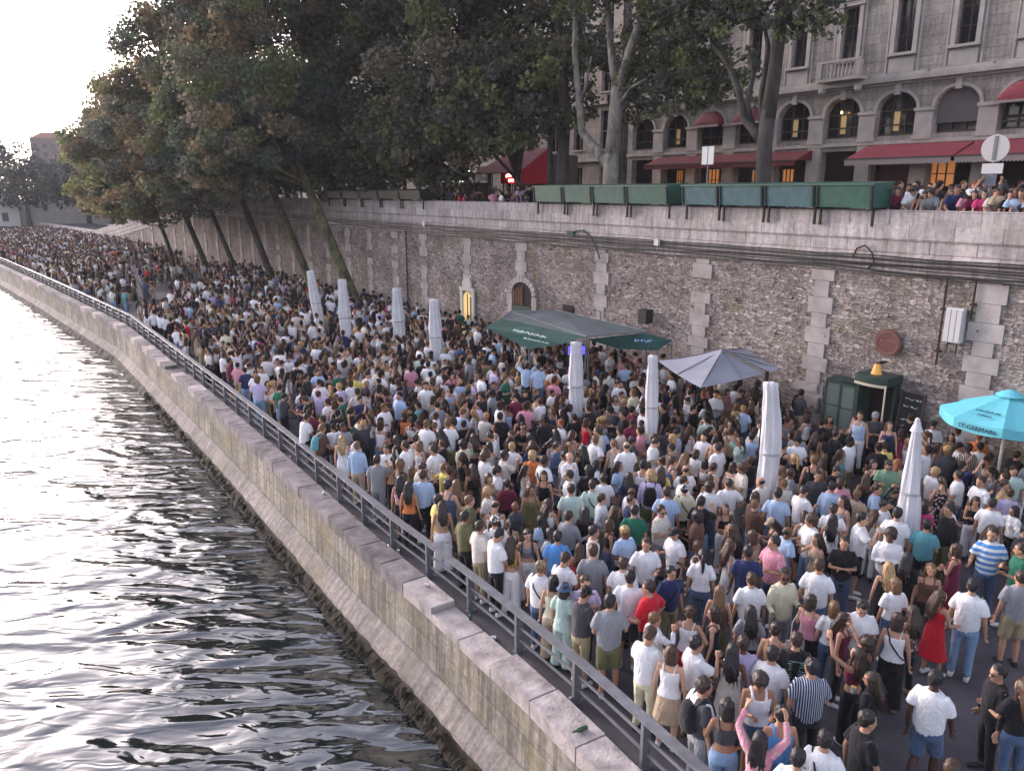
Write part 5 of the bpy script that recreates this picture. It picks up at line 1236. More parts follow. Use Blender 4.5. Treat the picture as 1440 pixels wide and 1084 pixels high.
def tree(name,lab,cat,base,trunk,blobs,bark,tints,n_leaf=95,size=.27,seed=1,limbs=None,group='plane trees along the embankment',cl=26):
    """trunk: list of (x,y,z,r) offsets from base; blobs: (x,y,z,r,flat)"""
    rng=np.random.default_rng(seed); rr=random.Random(seed)
    t=thing(name,lab,cat,base,0,group)
    mb=MB(); mb.tube([p[:3] for p in trunk],[p[3] for p in trunk],12); mb.build('trunk',bark,t,smooth=True)
    clumps=[]; top=Vector(trunk[-1][:3]); twigs=[]
    lm=MB()
    for bi,(x,y,z,r,fl) in enumerate(blobs):
        if limbs: lm=MB(); twigs.append(lm)
        c=Vector((x,y,z)); m=(top+c)/2+Vector((rr.uniform(-.5,.5),rr.uniform(-.5,.5),rr.uniform(-.2,.6)))
        if not limbs: lm.tube([top-V(0,0,.5),m,c],[trunk[-1][3]*.75,trunk[-1][3]*.42,.06],8)
        for k in range(cl):
            d=rng.normal(size=3); d/=np.linalg.norm(d); q=c+Vector((d[0]*r*rng.uniform(.55,1.02),d[1]*r*rng.uniform(.55,1.02),d[2]*r*fl*rng.uniform(.55,1.02)))
            cr=r*rng.uniform(.20,.36); clumps.append((q.x,q.y,q.z,cr,.75,tints[rng.integers(len(tints))]))
            if k%3==0: lm.tube([c+(m-c)*.2,(c+q)/2+V(0,0,.2),q],[.07,.045,.015],5)
    if limbs:
        for L in limbs: l2=MB(); l2.tube([p[:3] for p in L],[p[3] for p in L],10); l2.build('limb',bark,t,smooth=True)
    for lm in (twigs or [lm]): lm.build('branch',bark,t,smooth=True)
    o=bpy.data.objects.new('crown',leaves_mesh('crown',clumps,n_leaf,size,tints,rng)); COL.objects.link(o); o.parent=t
    return t
def wv(a,p,z,a0,p0):   # offset in world axes between wall-frame points
    q=wallcurve(a,p)-wallcurve(a0,p0); return (q.x,q.y,z)
def qtree(a,p,lean,lab,tints,seed,zc=14.5,r=6.2,out=-3.5,bark=M_BARKD,rad=.30,spread=1.0,zlow=6.9,n_leaf=150,size=.245):
    b=wallcurve(a,p); z0=0 if p<0 else 6.5
    la,lp=lean   # where the trunk has drifted by z=9 (along a, along p)
    tr=[(0,0,0-.1,rad*1.35)]+[(*wv(a+la*f,p+lp*f,z0+(9-z0)*f,a,p)[:2],(9-z0)*f if False else (9-z0)*f,rad*(1-.35*f)) for f in (.12,.35,.65,1)]
    ca,cp=a+la*1.3,p+lp*1.2+out*.6
    bl=[]
    for k,(da,dp,z,rr_) in enumerate(([(1.5,0,zc+7.5,r*.8),(-2,-1,zc+8,r*.7)] if 20<a<48 or (a<60 and p>0) else [])+[(0,0,zc,r),(3.2,-1.5,zc-3.5,r*.62),(-3.2,-1.0,zc-3.2,r*.62),(0,out,zc-2.5,r*.66),(2.5,out*.5,zc+(4 if a<50 else 1.8),r*.62),(-2.5,out*.2,zc+(4.5 if a<50 else 2.2),r*.62),(0,out*1.4,zlow+2.0,r*.44)]+([(4.2,-2.2,zlow+1.2,r*.36),(-4.0,-2.4,zlow+1.1,r*.38),(1.5,-3.5,zlow+.6,r*.34),(-1.2,-1.0,zlow+.4,r*.36)] if 44<a<100 and p<0 else [])+([(2.2,-1.5,zlow+1.6,r*.40),(-2.4,-2.0,zlow+1.8,r*.42),(0,out*.7,zlow+1.4,r*.40)] if a<100 and p<2 or zlow<10 else [])):
        x,y,_=wv(ca+da*spread,cp+dp,0,a,p); bl.append((x,y,z-z0,rr_,.85))
    return tree('plane_tree',lab,'tree',(b.x,b.y,z0),tr,bl,bark,tints,n_leaf,size,seed)
LT=[B1,B1,G3,G1,B2,G2]; MT=[B2,G2,G1,T1,B1,DK]; DT=[DK,G2,B2,G1,DK]  # warm light put into the leaf tints: LT lit left crowns, DT darker ones
# quay trees, leaning out from the wall
qtree(34,-1.3,(4.5,-1.6),'plane tree with a thick yellow-mossy trunk leaning left, nearest on the quay',MT,11,14.5,5.2,-2.5,M_BARKM,.40,zlow=7.6)
qtree(41,-1.3,(5,-1.4),'plane tree whose mossy trunk rises behind the leftmost closed parasol',MT,12,14.5,5.4,-3.0,M_BARKM,.34)
qtree(49,-1.5,(4,-1.5),'dark leaning plane tree left of the two mossy trunks',MT,13,15,5.6,-3.5)
qtree(58,-1.6,(3.5,-2),'plane tree with a slender dark leaning trunk in the middle of the quay row',LT,14,13.8,5.6,-3.6,rad=.24,zlow=6.2)
qtree(68,-1.6,(3,-2),'brownish plane tree with crown bulging over the quay',LT,15,13.2,5.4,-2.6,zlow=6.1)
qtree(80,-1.8,(3,-1.5),'orange-brown plane tree with a thin upright trunk at the left of the quay row',LT,16,12.6,5.0,-1.8,rad=.24,zlow=6)
qtree(92,1.5,(2,-1),'second to last plane tree of the row, glowing brown at its edge',LT,17,12.4,4.8,-1.2,zlow=6)
qtree(108,1.5,(2,-1),'last tall plane tree at the left end of the row',LT,18,11.0,4.4,-.8,zlow=6.5)
# street trees behind the parapet
qtree(23.5,3.4,(0,0),'dark plane tree behind the cafe awning with a thin trunk',DT,21,15.8,4.6,-1,zlow=11.2,n_leaf=150,rad=.22)
qtree(27.5,2.6,(0,0),'dark street plane tree left of the red cafe awning',DT,22,14.5,4.6,-1,zlow=9.8,n_leaf=150,rad=.2)
qtree(31.5,2.8,(0,0),'dark street plane tree above the dark bookstall boxes',DT,23,14.0,5.0,-1,zlow=8.8,n_leaf=150,rad=.24)
qtree(38.5,2.8,(0,0),'street plane tree behind the thick mossy quay trunk',DT,24,14,5.4,-1,zlow=8.6,n_leaf=150,rad=.26)
qtree(47,2.8,(0,0),'street plane tree in the dark middle of the row',MT,25,14.5,5.8,-1,zlow=8.4,n_leaf=70)
qtree(57,2.8,(0,0),'street plane tree behind the slender leaning trunks',MT,26,13.5,5.8,-1,zlow=8.4,n_leaf=65)
qtree(70,2.8,(0,0),'street plane tree standing tallest toward the left sky',LT,27,13.5,5.8,-1,zlow=9,n_leaf=130)
# big pale forked tree (860,250) and its neighbour (785)
def street_tree(u,vb,perp,lab,spec,limbs,blobs,bark,seed,n_leaf=170,size=.19,tints=DT,cl=24):
    # position along the street from the photo column
    x=(u-720)/1110.; a=(W0.x+N.x*perp-x*(W0.y+N.y*perp))/(x*D.y-D.x); b=wa(a,perp,6.5)
    k=lambda da,dp,z: ((D*da+N*dp).x,(D*da+N*dp).y,z)
    tr=[(*k(p[0],p[1],p[2]),p[3]) for p in spec]; li=[[(*k(p[0],p[1],p[2]),p[3]) for p in L] for L in limbs]; bl=[(*k(q[0],q[1],q[2]),q[3],q[4]) for q in blobs]
    return tree('plane_tree',lab,'tree',b,tr,bl,bark,tints,n_leaf,size,seed,li,cl=cl)
street_tree(858,250,2.4,'big pale forked plane tree rising behind the middle bookstall boxes',
 [(0,0,-.1,.44),(.08,0,.8,.37),(.05,0,2.0,.35),(0,0,3.1,.35)],
 [[(0,0,2.9,.34),(-.15,0,4.6,.31),(-.25,0,5.9,.29)],[(-.25,0,5.6,.21),(.1,0,6.8,.18),(.45,.1,8,.15),(.7,.1,10,.1),(.8,.1,13,.06)],
  [(-.25,0,5.6,.23),(-.9,0,7.2,.20),(-1.8,0,8.9,.17),(-2.3,.1,11,.1),(-2.6,.1,13,.06)],
  [(.05,0,2.5,.30),(.7,-.1,3.15,.25),(1.3,-.15,3.6,.21),(1.85,-.2,4.15,.19),(2.05,-.2,5.4,.17),(2.45,-.2,7.5,.14),(2.6,-.1,10,.09)],
  [(2.05,-.2,5.2,.10),(1.6,-.2,6.2,.07),(1.3,-.2,7.3,.05)],[(-.2,0,5.0,.12),(-1.0,.1,5.8,.08),(-1.7,.3,6.1,.05)]],
 [(0,0,12.2,3.0,.8),(3.0,-.3,11.2,2.4,.75),(-3.0,0,11.4,2.6,.75),(.9,-.8,9.6,1.5,.6),(-3.6,1.2,8.2,1.9,.7),(3.6,1.5,8.0,1.7,.8),(-.2,2.2,7.0,1.6,.8),(-2.6,2.4,5.8,1.4,.7),(1.6,2.6,6.2,1.5,.9),(-4.6,2.0,6.2,1.6,.8)],M_BARKP,31,tints=[G1,G3,G2,DK,G1])
street_tree(790,250,3.2,'plane tree with mottled dark trunk left of the big pale forked one',
 [(0,0,-.1,.40),(0,0,2,.33),(-.1,0,5,.28),(.1,0,8,.2)],
 [[(.1,0,7.7,.2),(.6,0,10,.15),(1,0,12.5,.1)],[(.25,-.3,-.1,.2),(.6,-.3,2,.16),(.8,-.2,5,.12),(.7,0,7.4,.1)]],
 [(.5,0,12.2,3.4,.8),(4.0,0,9.8,2.4,.8),(2.8,1.2,7.9,1.7,.8),(4.4,.6,6.4,1.5,.8),(.2,1.8,7.8,1.5,.8),(1.2,2.2,5.9,1.3,.8)],M_BARKD,32,tints=DT+[G1])
street_tree(1070,250,2.2,'dark plane tree in front of the arcades with branches curving up to the left',
 [(0,0,-.1,.36),(0,0,1.2,.30),(.05,0,3.0,.28),(0,0,4.3,.27)],
 [[(0,0,4.0,.27),(-.12,0,5.4,.24),(-.25,0,7.2,.2),(-.3,0,10,.12)],
  [(.05,0,3.1,.20),(.5,0,3.6,.18),(1.0,-.1,4.1,.15),(1.3,-.1,5.1,.13),(1.9,-.1,6.1,.10),(2.7,0,6.8,.06)],
  [(.6,0,3.7,.11),(.95,0,4.6,.10),(.75,0,5.6,.08),(1.05,0,6.5,.05)],[(.2,0,3.5,.12),(.35,0,4.8,.11),(.2,0,6.4,.08),(.6,0,7.6,.05)]],
 [(.2,0,9.4,2.6,.75),(2.4,-.2,8.2,1.8,.7),(-1.6,-.4,8.1,1.5,.75),(-2.4,-.6,6.9,.95,.75),(1.0,-1.0,7.4,1.2,.6),(3.9,0,7.5,1.5,.8),(3.5,.6,6.1,1.1,.7),(-1.2,-.6,6.9,.9,.6),(5.2,.8,8.6,1.7,.8),(5.6,1.0,6.6,1.3,.8),(4.9,.5,10.2,2.7,.8),(4.6,.9,7.9,1.9,.8),(5.6,.4,5.3,1.2,.8),(2.9,.6,10.4,2.4,.8),(7.2,1.0,9.0,2.2,.8),(7.6,1.2,6.6,1.5,.8),(5.8,1.6,10.8,2.2,.8),(8.4,1.6,5.2,1.1,.8),(-3.4,-.3,8.6,1.3,.7)],M_BARKD,33,n_leaf=200,size=.175,tints=[DK,G2,DK,G1])

# ================================================================== FAR BANK
def far():
    # trees beyond the ramp
    for i,(x,y,z0,zc,r,lab) in enumerate([(-112,176,1,12,11,'distant grey-green tree right of the far pavilion'),(-128,196,1,13,12,'farthest grey-green tree at the left frame edge'),(-92,176,2,9.5,8,'distant dark tree beside the far pale embankment wall'),(-86,160,2,10,7,'distant tree in front of the tiny brown-roofed building'),(-97,158,0,9,5.5,'distant tree with a thick trunk right of the small white pavilion'),(-76,150,1,9,5,'distant tree just beyond the foot of the ramp')]):
        tree('distant_tree',lab,'tree',(x,y,z0),[(0,0,-.5,.5),(0,0,3,.4),(0,0,zc-z0-3,.3)],[(0,0,zc-z0,r,.75),(r*.6,0,zc-z0-2,r*.6,.8),(-r*.6,0,zc-z0-2,r*.6,.8)],M_BARKD,[(.05,.065,.05),(.06,.075,.055),(.045,.055,.05)],16,.62,50+i,group='distant trees beyond the ramp',cl=22)
    def blk(name,x,y,w,d,z0,z1,mat,lab,rz=.5,roof=None):
        t=thing(name,lab,'building',(x,y,0),rz); m=MB(); m.box(-w/2,w/2,-d/2,d/2,z0,z1); m.build('wall',mat,t)
        r=MB(); r.add([(-w/2-.3,-d/2-.3,z1),(w/2+.3,-d/2-.3,z1),(w/2+.3,d/2+.3,z1),(-w/2-.3,d/2+.3,z1),(-w/4,0,z1+d*.22),(w/4,0,z1+d*.22)],[(0,1,5,4),(1,2,5),(2,3,4,5),(3,0,4),(3,2,1,0)]); r.build('roof',roof or flat('slate',(.10,.11,.13),.6),t)
        n=int(w/3)
        for f in range(int((z1-z0)/3.2)):
            for i in range(n): g=MB(); xx=-w/2+1+i*3; g.box(xx,xx+1.1,-d/2-.06,-d/2-.01,z0+1+f*3.2,z0+2.7+f*3.2); g.build('window',M_GLASS,t)
    S=flat('far_stone',(.30,.27,.25),.9)
    blk('apartment_block',-176,310,16,12,0,27,flat('far_brown',(.17,.13,.12),.9),'distant apartment block with a reddish-brown roof over the far trees',roof=flat('rooftile',(.26,.12,.07),.8))
    blk('office_block',-158,308,14,12,0,28,flat('far_conc',(.30,.31,.34),.8),'distant flat grey block right of the brown-roofed one')
    blk('tower_block',-222,330,10,12,0,32,flat('far_grey',(.20,.21,.25),.8),'distant dark grey block at the left frame edge')
    blk('river_pavilion',-104,160,7,5,1,6.5,flat('pav',(.52,.50,.47),.8),'tiny white pavilion with a low roof at the left edge',roof=flat('pr',(.40,.38,.36),.7))
    # pale far embankment wall
    m=MB(); M=Matrix.Translation((-86,176,0))@Matrix.Rotation(.62,4,'Z'); m.box(-34,34,-.5,.5,-.3,5.4,0,M); m.box(-34,34,-.7,.7,5.4,6.0,0,M)
    tag(m.build('far_embankment',flat('far_pale',(.55,.52,.49),.9,vary=.15,scale=.3)),'pale far embankment wall beyond the ramp','wall')
    m=MB(); M=Matrix.Translation((-150,196,0))@Matrix.Rotation(.15,4,'Z'); m.box(-60,52,-3,3,3.4,4.6,0,M)
    for x in(-40,-18,4,26,48): m.box(x-1.2,x+1.2,-3,3,-3,3.4,0,M)
    tag(m.build('stone_bridge',flat('bridge',(.33,.30,.28),.9)),'low distant stone bridge at the left edge behind the crowd','bridge')
    tag_=thing('street_lamp','thin dark street lamp beside the top of the ramp','street lamp',(*wallcurve(112,1.2),0),0)
    m=MB(); m.tube([(0,0,2),(0,0,9)],.07,8); m.build('pole',M_POLE,tag_)
    m=MB(); m.ell([(0,0,9,.08,.08),(0,0,9.1,.25,.25),(0,0,9.6,.3,.3),(0,0,9.85,.05,.05)],8); m.build('lantern',M_POLE,tag_)
far()
# ================================================================== THE CROWD
def rail_s(x,y):   # distance inland of the railing line
    best=1e9
    P_=Vector((x,y))
    for i in range(len(_E)-1):
        a,b=_E[i],_E[i+1]; d=b-a; t=max(0,min(1,(P_-a).dot(d)/d.length_squared)); q=a+d*t
        dd=(P_-q); s=dd.dot(Vector((d.y,-d.x)).normalized())
        if dd.length<best: best=dd.length; sg=s
    return sg
def A(u,v,yaw,sex,pose,hair,hc,top,tc,bot,bc,hint,skin='light',z=0,**kw):
    """a person read off the photo: (u,v) is the middle of the head"""
    hz=z+(1.62 if sex=='m' else 1.52)*kw.get('scale',1.0)
    if pose=='sit': hz+=.02
    p=at(u,v,hz); g=rail_s(p.x,p.y)
    if g<1.08 and z<1: p.x+=(1.08-g)*.83; p.y+=(1.08-g)*.55
    add_person(p.x,p.y,z+kw.pop('dz',0),yaw,sex,pose,hair,hc,top,tc,bot,bc,skin=skin,hint=hint,**kw)
# ---- nearest, bottom right
A(1315,955,15,'m','walk','short','black','boxy','white','shorts','denim','walking alone across the bare pavement','dark',scale=1.06)
A(1218,1012,62,'m','walk','short','black','boxy','black','trousers','black','striding past at the bottom edge','light',scale=1.04)
A(1368,824,8,'m','down','short','black','boxy','white','trousers','lightdenim','seen from behind with feet apart','light',scale=1.06,shoe=SHOEW)
A(1406,945,-120,'m','down','short','black','long','black','trousers','black','at the right edge facing left','light',glasses=True)
A(1440,968,-30,'f','hip','long','brown','tee','black','trousers','denim','cut by the right edge low down','light',scale=1.05)
A(1338,1082,20,'m','down','short','brown','tee','grey','shorts','denim','only the head showing at the bottom edge','light')
A(1396,750,175,'m','talk','short','dark','tee','blue','trousers','denim','with broad blue and white stripes','light',pat='stripesH',scale=1.08)
A(1438,772,-110,'m','talk','short','dark','tee','green','shorts','denim','reaching to the left at the right edge','light',scale=1.04)
A(1436,812,-25,'m','down','short','dark','tee','grey','shorts','khaki','at the right edge in shorts','light',scale=1.03,shoe=SHOEB)
A(1322,838,35,'f','talk','long','brown','dress','red','skirt','red','in a short bright red dress','light',shoe=SHOEW,scale=.98)
A(1309,800,175,'f','down','wavy','light','tank','brown','trousers','black','smiling toward the river','light')
A(1276,785,15,'f','down','long','black','tee','black','wide','black','with back turned','fair',scale=1.05)
A(1250,798,-10,'f','down','long','blonde','tank','black','trousers','black','beside a black-haired person','fair')
A(1260,822,-30,'f','cup','bob','light','tee','white','trousers','denim','in white looking left','light')
A(1262,872,5,'f','down','bob','dark','tank','white','wide','black','with a black bag slung across','light',bag='band',scale=1.04)
A(1284,860,-50,'f','cross','wavy','dark','tank','brown','trousers','black','in a patterned top facing left','light',pat='floral')
A(1212,850,170,'m','phone','short','black','boxy','white','trousers','grey','facing the railing with hands together','light',scale=1.03)
A(1262,722,5,'m','down','short','black','boxy','white','trousers','denim','in a very long white top','light',scale=1.06)
A(1303,738,5,'m','cup','short','black','tee','teal','trousers','black','with strap over the shoulder','light')
A(1220,905,-70,'f','cross','curly','dark','tank','black','skirt','black','with curly hair facing left','brown')
A(1228,955,-70,'f','cup','wavy','dark','long','black','trousers','black','holding a drink','light')
A(1205,918,-55,'f','raise','wavy','dark','crop','burgundy','wide','black','lifting both hands','light')
A(1120,900,-8,'m','down','short','dark','boxy','black','trousers','denim','with faint print on the back','light',scale=1.03)
A(1142,938,-20,'m','cup','short','black','boxy','navy','trousers','black','in a loose vertically striped shirt','light',pat='stripesV',scale=1.06)
A(1068,952,165,'m','phone','curly','dark','tank','white','shorts','denim','in a white sleeveless vest looking down','olive')
A(1030,915,5,'f','down','long','black','dress','offwhite','skirt','offwhite','in a long pale dress','brown',scale=1.05)
A(1090,886,5,'f','down','bun','dark','crop','tan','wide','black','with bare upper back','fair',scale=1.03)
A(978,905,60,'m','drink','short','black','boxy','white','trousers','khaki','raising a hand to the mouth','light')
A(974,970,55,'m','cup','short','dark','tee','white','trousers','grey','in a black cap with a rucksack','light',hat='cap',bag='pack')
A(1012,1000,-5,'f','hip','bob','black','crop','charcoal','trousers','lightdenim','with a hand on the hip','tan' if False else 'olive',scale=1.04)
A(1060,1042,8,'f','raise','long','black','long','pink','skirt','black','filming with both arms raised','light',pat='floral')
A(1099,1004,-20,'m','down','short','black','tank','blue','shorts','denim','in a bright blue vest','light',scale=.98)
A(1112,1072,10,'m','down','short','black','tee','white','trousers','black','cut by the bottom edge','light')
A(1160,1040,10,'m','down','short','black','boxy','white','trousers','grey','at the bottom edge with a strap','light',bag='band')
A(950,985,70,'m','down','short','dark','tee','charcoal','shorts','grey','half hidden by the railing end','light',bag='pack')
A(1103,808,150,'m','talk','short','black','long','cream','trousers','grey','in sunglasses and a pale shirt','brown',glasses=True,scale=1.05)
A(1152,795,5,'m','down','short','brown','boxy','white','trousers','denim','with brown hair and back turned','light',scale=1.05)
A(1140,845,25,'f','talk','bob','dark','tank','pink','wide','black','carrying a white tote','fair')
A(988,782,2,'f','down','pony','black','tee','white','trousers','denim','with a long ponytail','light',scale=1.05)
A(1052,776,-5,'m','down','short','black','tee','navy','trousers','black','broad shouldered','brown',scale=1.03)
A(1057,815,-15,'m','down','short','brown','boxy','white','trousers','denim','just behind a long-haired person','light')
A(1056,860,-5,'f','down','long','black','tee','grey','trousers','black','with hair down the back','light')
A(1012,832,5,'f','down','long','light','tank','brown','wide','olive','with straight light brown hair','fair')
A(1006,862,-80,'f','down','bob','dark','tank','black','skirt','black','facing left in a black vest','fair')
A(970,862,12,'f','hip','bun','brown','tank','white','skirt','red','with elbows out, white top over red skirt','light')
A(1045,905,-10,'m','down','short','dark','tee','lavender','trousers','black','with dark round hair','brown')
A(1086,920,15,'m','down','short','black','tee','white','trousers','black','behind the pale dress','light')
A(1173,855,-5,'f','down','bob','light','tee','white','trousers','denim','with shoulder-length fair hair','fair')
A(1188,762,172,'m','cross','short','black','tee','black','trousers','denim','bearded with folded arms','light')
A(1150,758,-130,'f','drink','wavy','dark','tank','beige','trousers','khaki','tilting the head back','light')
A(1186,870,100,'f','down','wavy','dark','tank','burgundy','trousers','black','turning right','light')
A(914,826,-60,'m','hip','short','dark','boxy','red','trousers','black','in a bright red t-shirt','light',scale=1.06)
A(886,812,5,'m','down','short','black','boxy','white','shorts','charcoal','in an oversized white top','light',scale=1.06)
A(858,846,-8,'m','talk','short','black','boxy','grey','shorts','olive','gesturing to the left','light',scale=1.06,shoe=SHOEW)
A(823,818,172,'m','cup','short','brown','tee','lavender','trousers','black','facing the railing','fair')
A(798,842,50,'m','phone','short','dark','tee','charcoal','trousers','khaki','in a dark cap by the railing','light',hat='cap',shoe=SHOEW,scale=1.03)
A(788,830,30,'f','down','bob','dark','tee','mint','wide','mint','in a grey-blue bucket hat','light',hat='bucket',hatc='denim')
A(772,820,10,'f','down','bob','black','tank','cream','wide','beige','with a round black bob','light')
A(740,804,30,'m','cup','short','light','tee','white','trousers','denim','in a khaki cap with black strap','light',hat='cap',hatc='khaki',bag='band')
A(718,762,15,'f','down','long','dark','crop','mustard','wide','white','in a yellowish top and white trousers','light')
A(911,893,30,'m','phone','short','brown','boxy','white','trousers','cream','in white over pale yellow trousers','light',scale=1.03)
A(944,918,15,'f','down','bob','brown','tank','white','skirt','beige','with a brown bob and white straps','fair',scale=1.04)
A(680,756,60,'m','phone','short','black','boxy','white','trousers','black','leaning back on the railing','light',scale=1.04)
A(696,733,0,'m','down','short','brown','tee','white','trousers','grey','in a white cap with dark strap','fair',hat='cap',hatc='white',bag='band',scale=1.03)
A(661,744,55,'m','down','short','dark','boxy','offwhite','trousers','khaki','beside the railing in pale clothes','light')
A(648,728,50,'m','down','short','black','tee','olive','trousers','black','in olive next to the railing','olive')
A(603,706,65,'m','down','short','dark','tee','yellow','trousers','beige','in pale yellow by the railing','light')
A(616,712,0,'f','down','long','dark','crop','beige','wide','white','with very long dark hair and white trousers','light',scale=1.02)
A(594,668,5,'m','down','short','brown','long','lightblue','trousers','black','in a pale blue shirt with hands at sides','light',scale=1.05)
A(549,678,15,'f','cup','long','black','crop','pink','skirt','black','in a short pink top','light')
A(535,692,20,'f','down','long','black','tank','orange','trousers','black','with orange top by the railing','light')
A(553,645,0,'f','down','pony','black','tank','tan','trousers','black','with a tan sleeveless top','light')
A(497,628,25,'m','down','short','light','long','lightblue','trousers','beige','with fair hair and a light blue shirt','fair')
A(514,650,20,'m','drink','short','dark','tee','grey','trousers','grey','raising a drink by the railing','light')
A(478,618,15,'f','down','long','blonde','tank','white','skirt','white','with long blonde hair at the railing','fair')
A(938,692,5,'m','down','short','dark','boxy','lightblue','trousers','beige','in a light blue t-shirt mid crowd','light',scale=1.06)
A(892,718,-5,'m','down','short','black','tee','green','trousers','black','in bottle green','light',scale=1.03)
A(833,682,0,'m','down','short','dark','tee','mint','trousers','denim','pale mint with shoulder bag','light',bag='band')
A(803,688,-8,'m','down','short','dark','boxy','mint','trousers','grey','broad pale mint back','light',scale=1.04)
A(904,654,0,'m','down','short','black','tank','white','shorts','black','in a black cap and white vest','light',hat='cap')
A(930,662,0,'f','down','long','brown','tee','yellow','trousers','denim','in bright yellow','light')
A(784,755,5,'m','down','short','black','tee','blue','trousers','denim','in vivid blue beside dark red','light')
A(792,786,35,'m','phone','short','dark','tee','white','trousers','black','with a black strap looking down','light',bag='band')
A(815,772,10,'f','down','wavy','brown','tank','red','skirt','red','in dark red, half hidden','light')
A(834,775,0,'m','down','short','brown','boxy','grey','trousers','khaki','in light grey with brown hair','fair',scale=1.04)
A(876,793,5,'m','down','short','brown','tee','white','trousers','black','just left of the red t-shirt','fair')
A(1170,684,5,'m','down','short','black','long','lightblue','trousers','denim','in a pale blue shirt below the curved parasol','light',scale=1.03)
A(1094,694,5,'m','down','short','black','boxy','lightblue','trousers','denim','in pale blue at the parasol foot','light',scale=1.05)
A(1128,690,40,'m','phone','short','black','tee','white','trousers','grey','in white looking right','light')
A(1172,716,0,'m','down','short','dark','boxy','white','trousers','black','in white with a grey print','light')
A(1150,668,175,'m','down','short','black','tee','charcoal','trousers','black','facing the river in grey','light')
A(1249,652,172,'m','phone','short','dark','tee','sage','trousers','denim','in a sage green polo looking at a phone','light',scale=1.05,glasses=True)
A(1210,584,-165,'m','cup','short','black','tank','lightblue','trousers','white','on the platform in pale vest and white trousers','light',z=.45)
A(1231,585,175,'m','cross','short','grey','tee','charcoal','trousers','black','in a grey cap at the booth doorway','light',z=.45,hat='cap',hatc='grey')
A(1251,598,175,'f','cup','wavy','brown','tank','navy','trousers','black','in a navy sleeveless top beside the booth','fair',z=.45)
A(1313,597,170,'m','cross','short','black','long','white','trousers','black','in a white shirt before the chalkboard','light',hat='cap')
A(1377,614,10,'m','cup','short','ginger','tee','orange','trousers','khaki','in orange under the turquoise parasol','light',scale=1.03)
A(1362,630,-20,'m','down','short','black','long','brown','trousers','black','in a brown and cream striped shirt','brown',pat='stripesW',scale=1.04)
A(1338,614,160,'f','talk','wavy','black','dress','green','skirt','green','in a dark green dress','light')
A(1320,628,120,'f','cup','wavy','dark','tank','burgundy','trousers','black','in rust red beside the dark green dress','light')
A(1326,678,-30,'f','phone','pony','dark','dress','black','skirt','black','in a black flowered dress','fair',pat='floral')
A(1299,712,-20,'f','down','bob','dark','tee','hotpink','trousers','denim','in hot pink at the foot of the pointed parasol','fair')
A(1420,694,-10,'f','down','bun','brown','long','lavender','trousers','white','in a lilac-white shirt at the right edge','fair')
A(1395,708,10,'m','down','short','black','tee','white','trousers','black','in white below the turquoise parasol','light')
A(1057,614,15,'m','cup','short','black','tee','lightblue','trousers','white','in pale blue left of the curved parasol','light')
A(1006,620,2,'m','down','short','black','tank','beige','trousers','black','in a cream vest with wide back','light')
A(1228,512+140,150,'f','drink','bob','black','tank','black','trousers','black','with one arm stretched out','fair')
A(1175,590+20,60,'m','down','short','dark','tee','black','trousers','black','in black left of the booth','light')
A(1148,612,30,'f','down','long','dark','tank','tan','trousers','black','in tan left of the booth','light')
A(741,514,5,'m','raise','short','black','boxy','lightblue','trousers','black','standing raised above the crowd with arms up','light',z=.55)
A(757,516,5,'m','down','short','dark','boxy','lightblue','trousers','denim','standing raised above the crowd, arms down','fair',z=.55)
A(779,532,-40,'f','raise','bob','dark','tee','orange','trousers','black','in orange waving near the green tents','light')
A(500,530,10,'m','down','short','light','tee','yellow','trousers','khaki','in vivid yellow far off in the crowd','light')
_q=at(749,541,.55); mb=MB(); mb.box(-.9,.9,-.3,.3,.47,.55); mb.box(-.8,-.7,-.28,.28,0,.47); mb.box(.7,.8,-.28,.28,0,.47)
tag(mb.build('bench',flat('bench_wood',(.13,.09,.06),.8,vary=.2),loc=(_q.x,_q.y,0)),'low wooden bench two people in light blue stand on','bench')
# people perched on the railing
for (u,v,hc,tc,bc,hint) in ((431,585,'dark','white','black','sitting on the railing in white'),(452,600,'light','brown','black','sitting on the railing in brown with a rucksack')):
    p=at(u,v,1.58); best=min(np.arange(8,60,.1),key=lambda s:(edge(s,.78)-p.xy).length); q=edge(best,.86)
    add_person(q.x,q.y,-.08,55,'m','sit','short',hc,'tee',tc,'trousers',bc,hint=hint,bag='pack' if 'ruck' in hint else None,bagc='teal')

# ---- the fill-in of the near crowd
def wall_p(x,y):
    d=Vector((x,y))-W0; p=d.dot(N); a=d.dot(D)
    if a>60: 
        q=wallcurve(a,0); q2=wallcurve(a+.5,0); t=(q2-q).normalized(); p=(Vector((x,y))-q).dot(Vector((t.y,-t.x)))
    return p,a
def proj(x,y,z):
    c,s=math.cos(R(PITCH)),math.sin(R(PITCH)); zz=z-8; f=y*c-zz*s; upv=y*s+zz*c
    return 720+F*x/f, 542-F*upv/f
OBST=[(o.location.x,o.location.y,.42) for o in bpy.data.objects if o.name.startswith(('closed_parasol','open_parasol','turquoise'))]
OBST+=[(2.9,28.9,1.6)]
def bare(x,y):
    """bare pavement the photo shows"""
    u,v=proj(x,y,0)
    poly=[(1195,1084),(1230,1020),(1262,1015),(1290,955),(1330,960),(1340,985),(1390,965),(1400,1084)]
    ins=False; j=len(poly)-1
    for i in range(len(poly)):
        (xi,yi),(xj,yj)=poly[i],poly[j]
        if (yi>v)!=(yj>v) and u<(xj-xi)*(v-yi)/(yj-yi)+xi: ins=not ins
        j=i
    if ins: return True
    if 130<u<320 and 365<v<462 and mnoise.noise(Vector((x*.22,y*.22,0)))>-.02: return True
    if 1330<u<1440 and 890<v<960: return True
    return False
taken={}
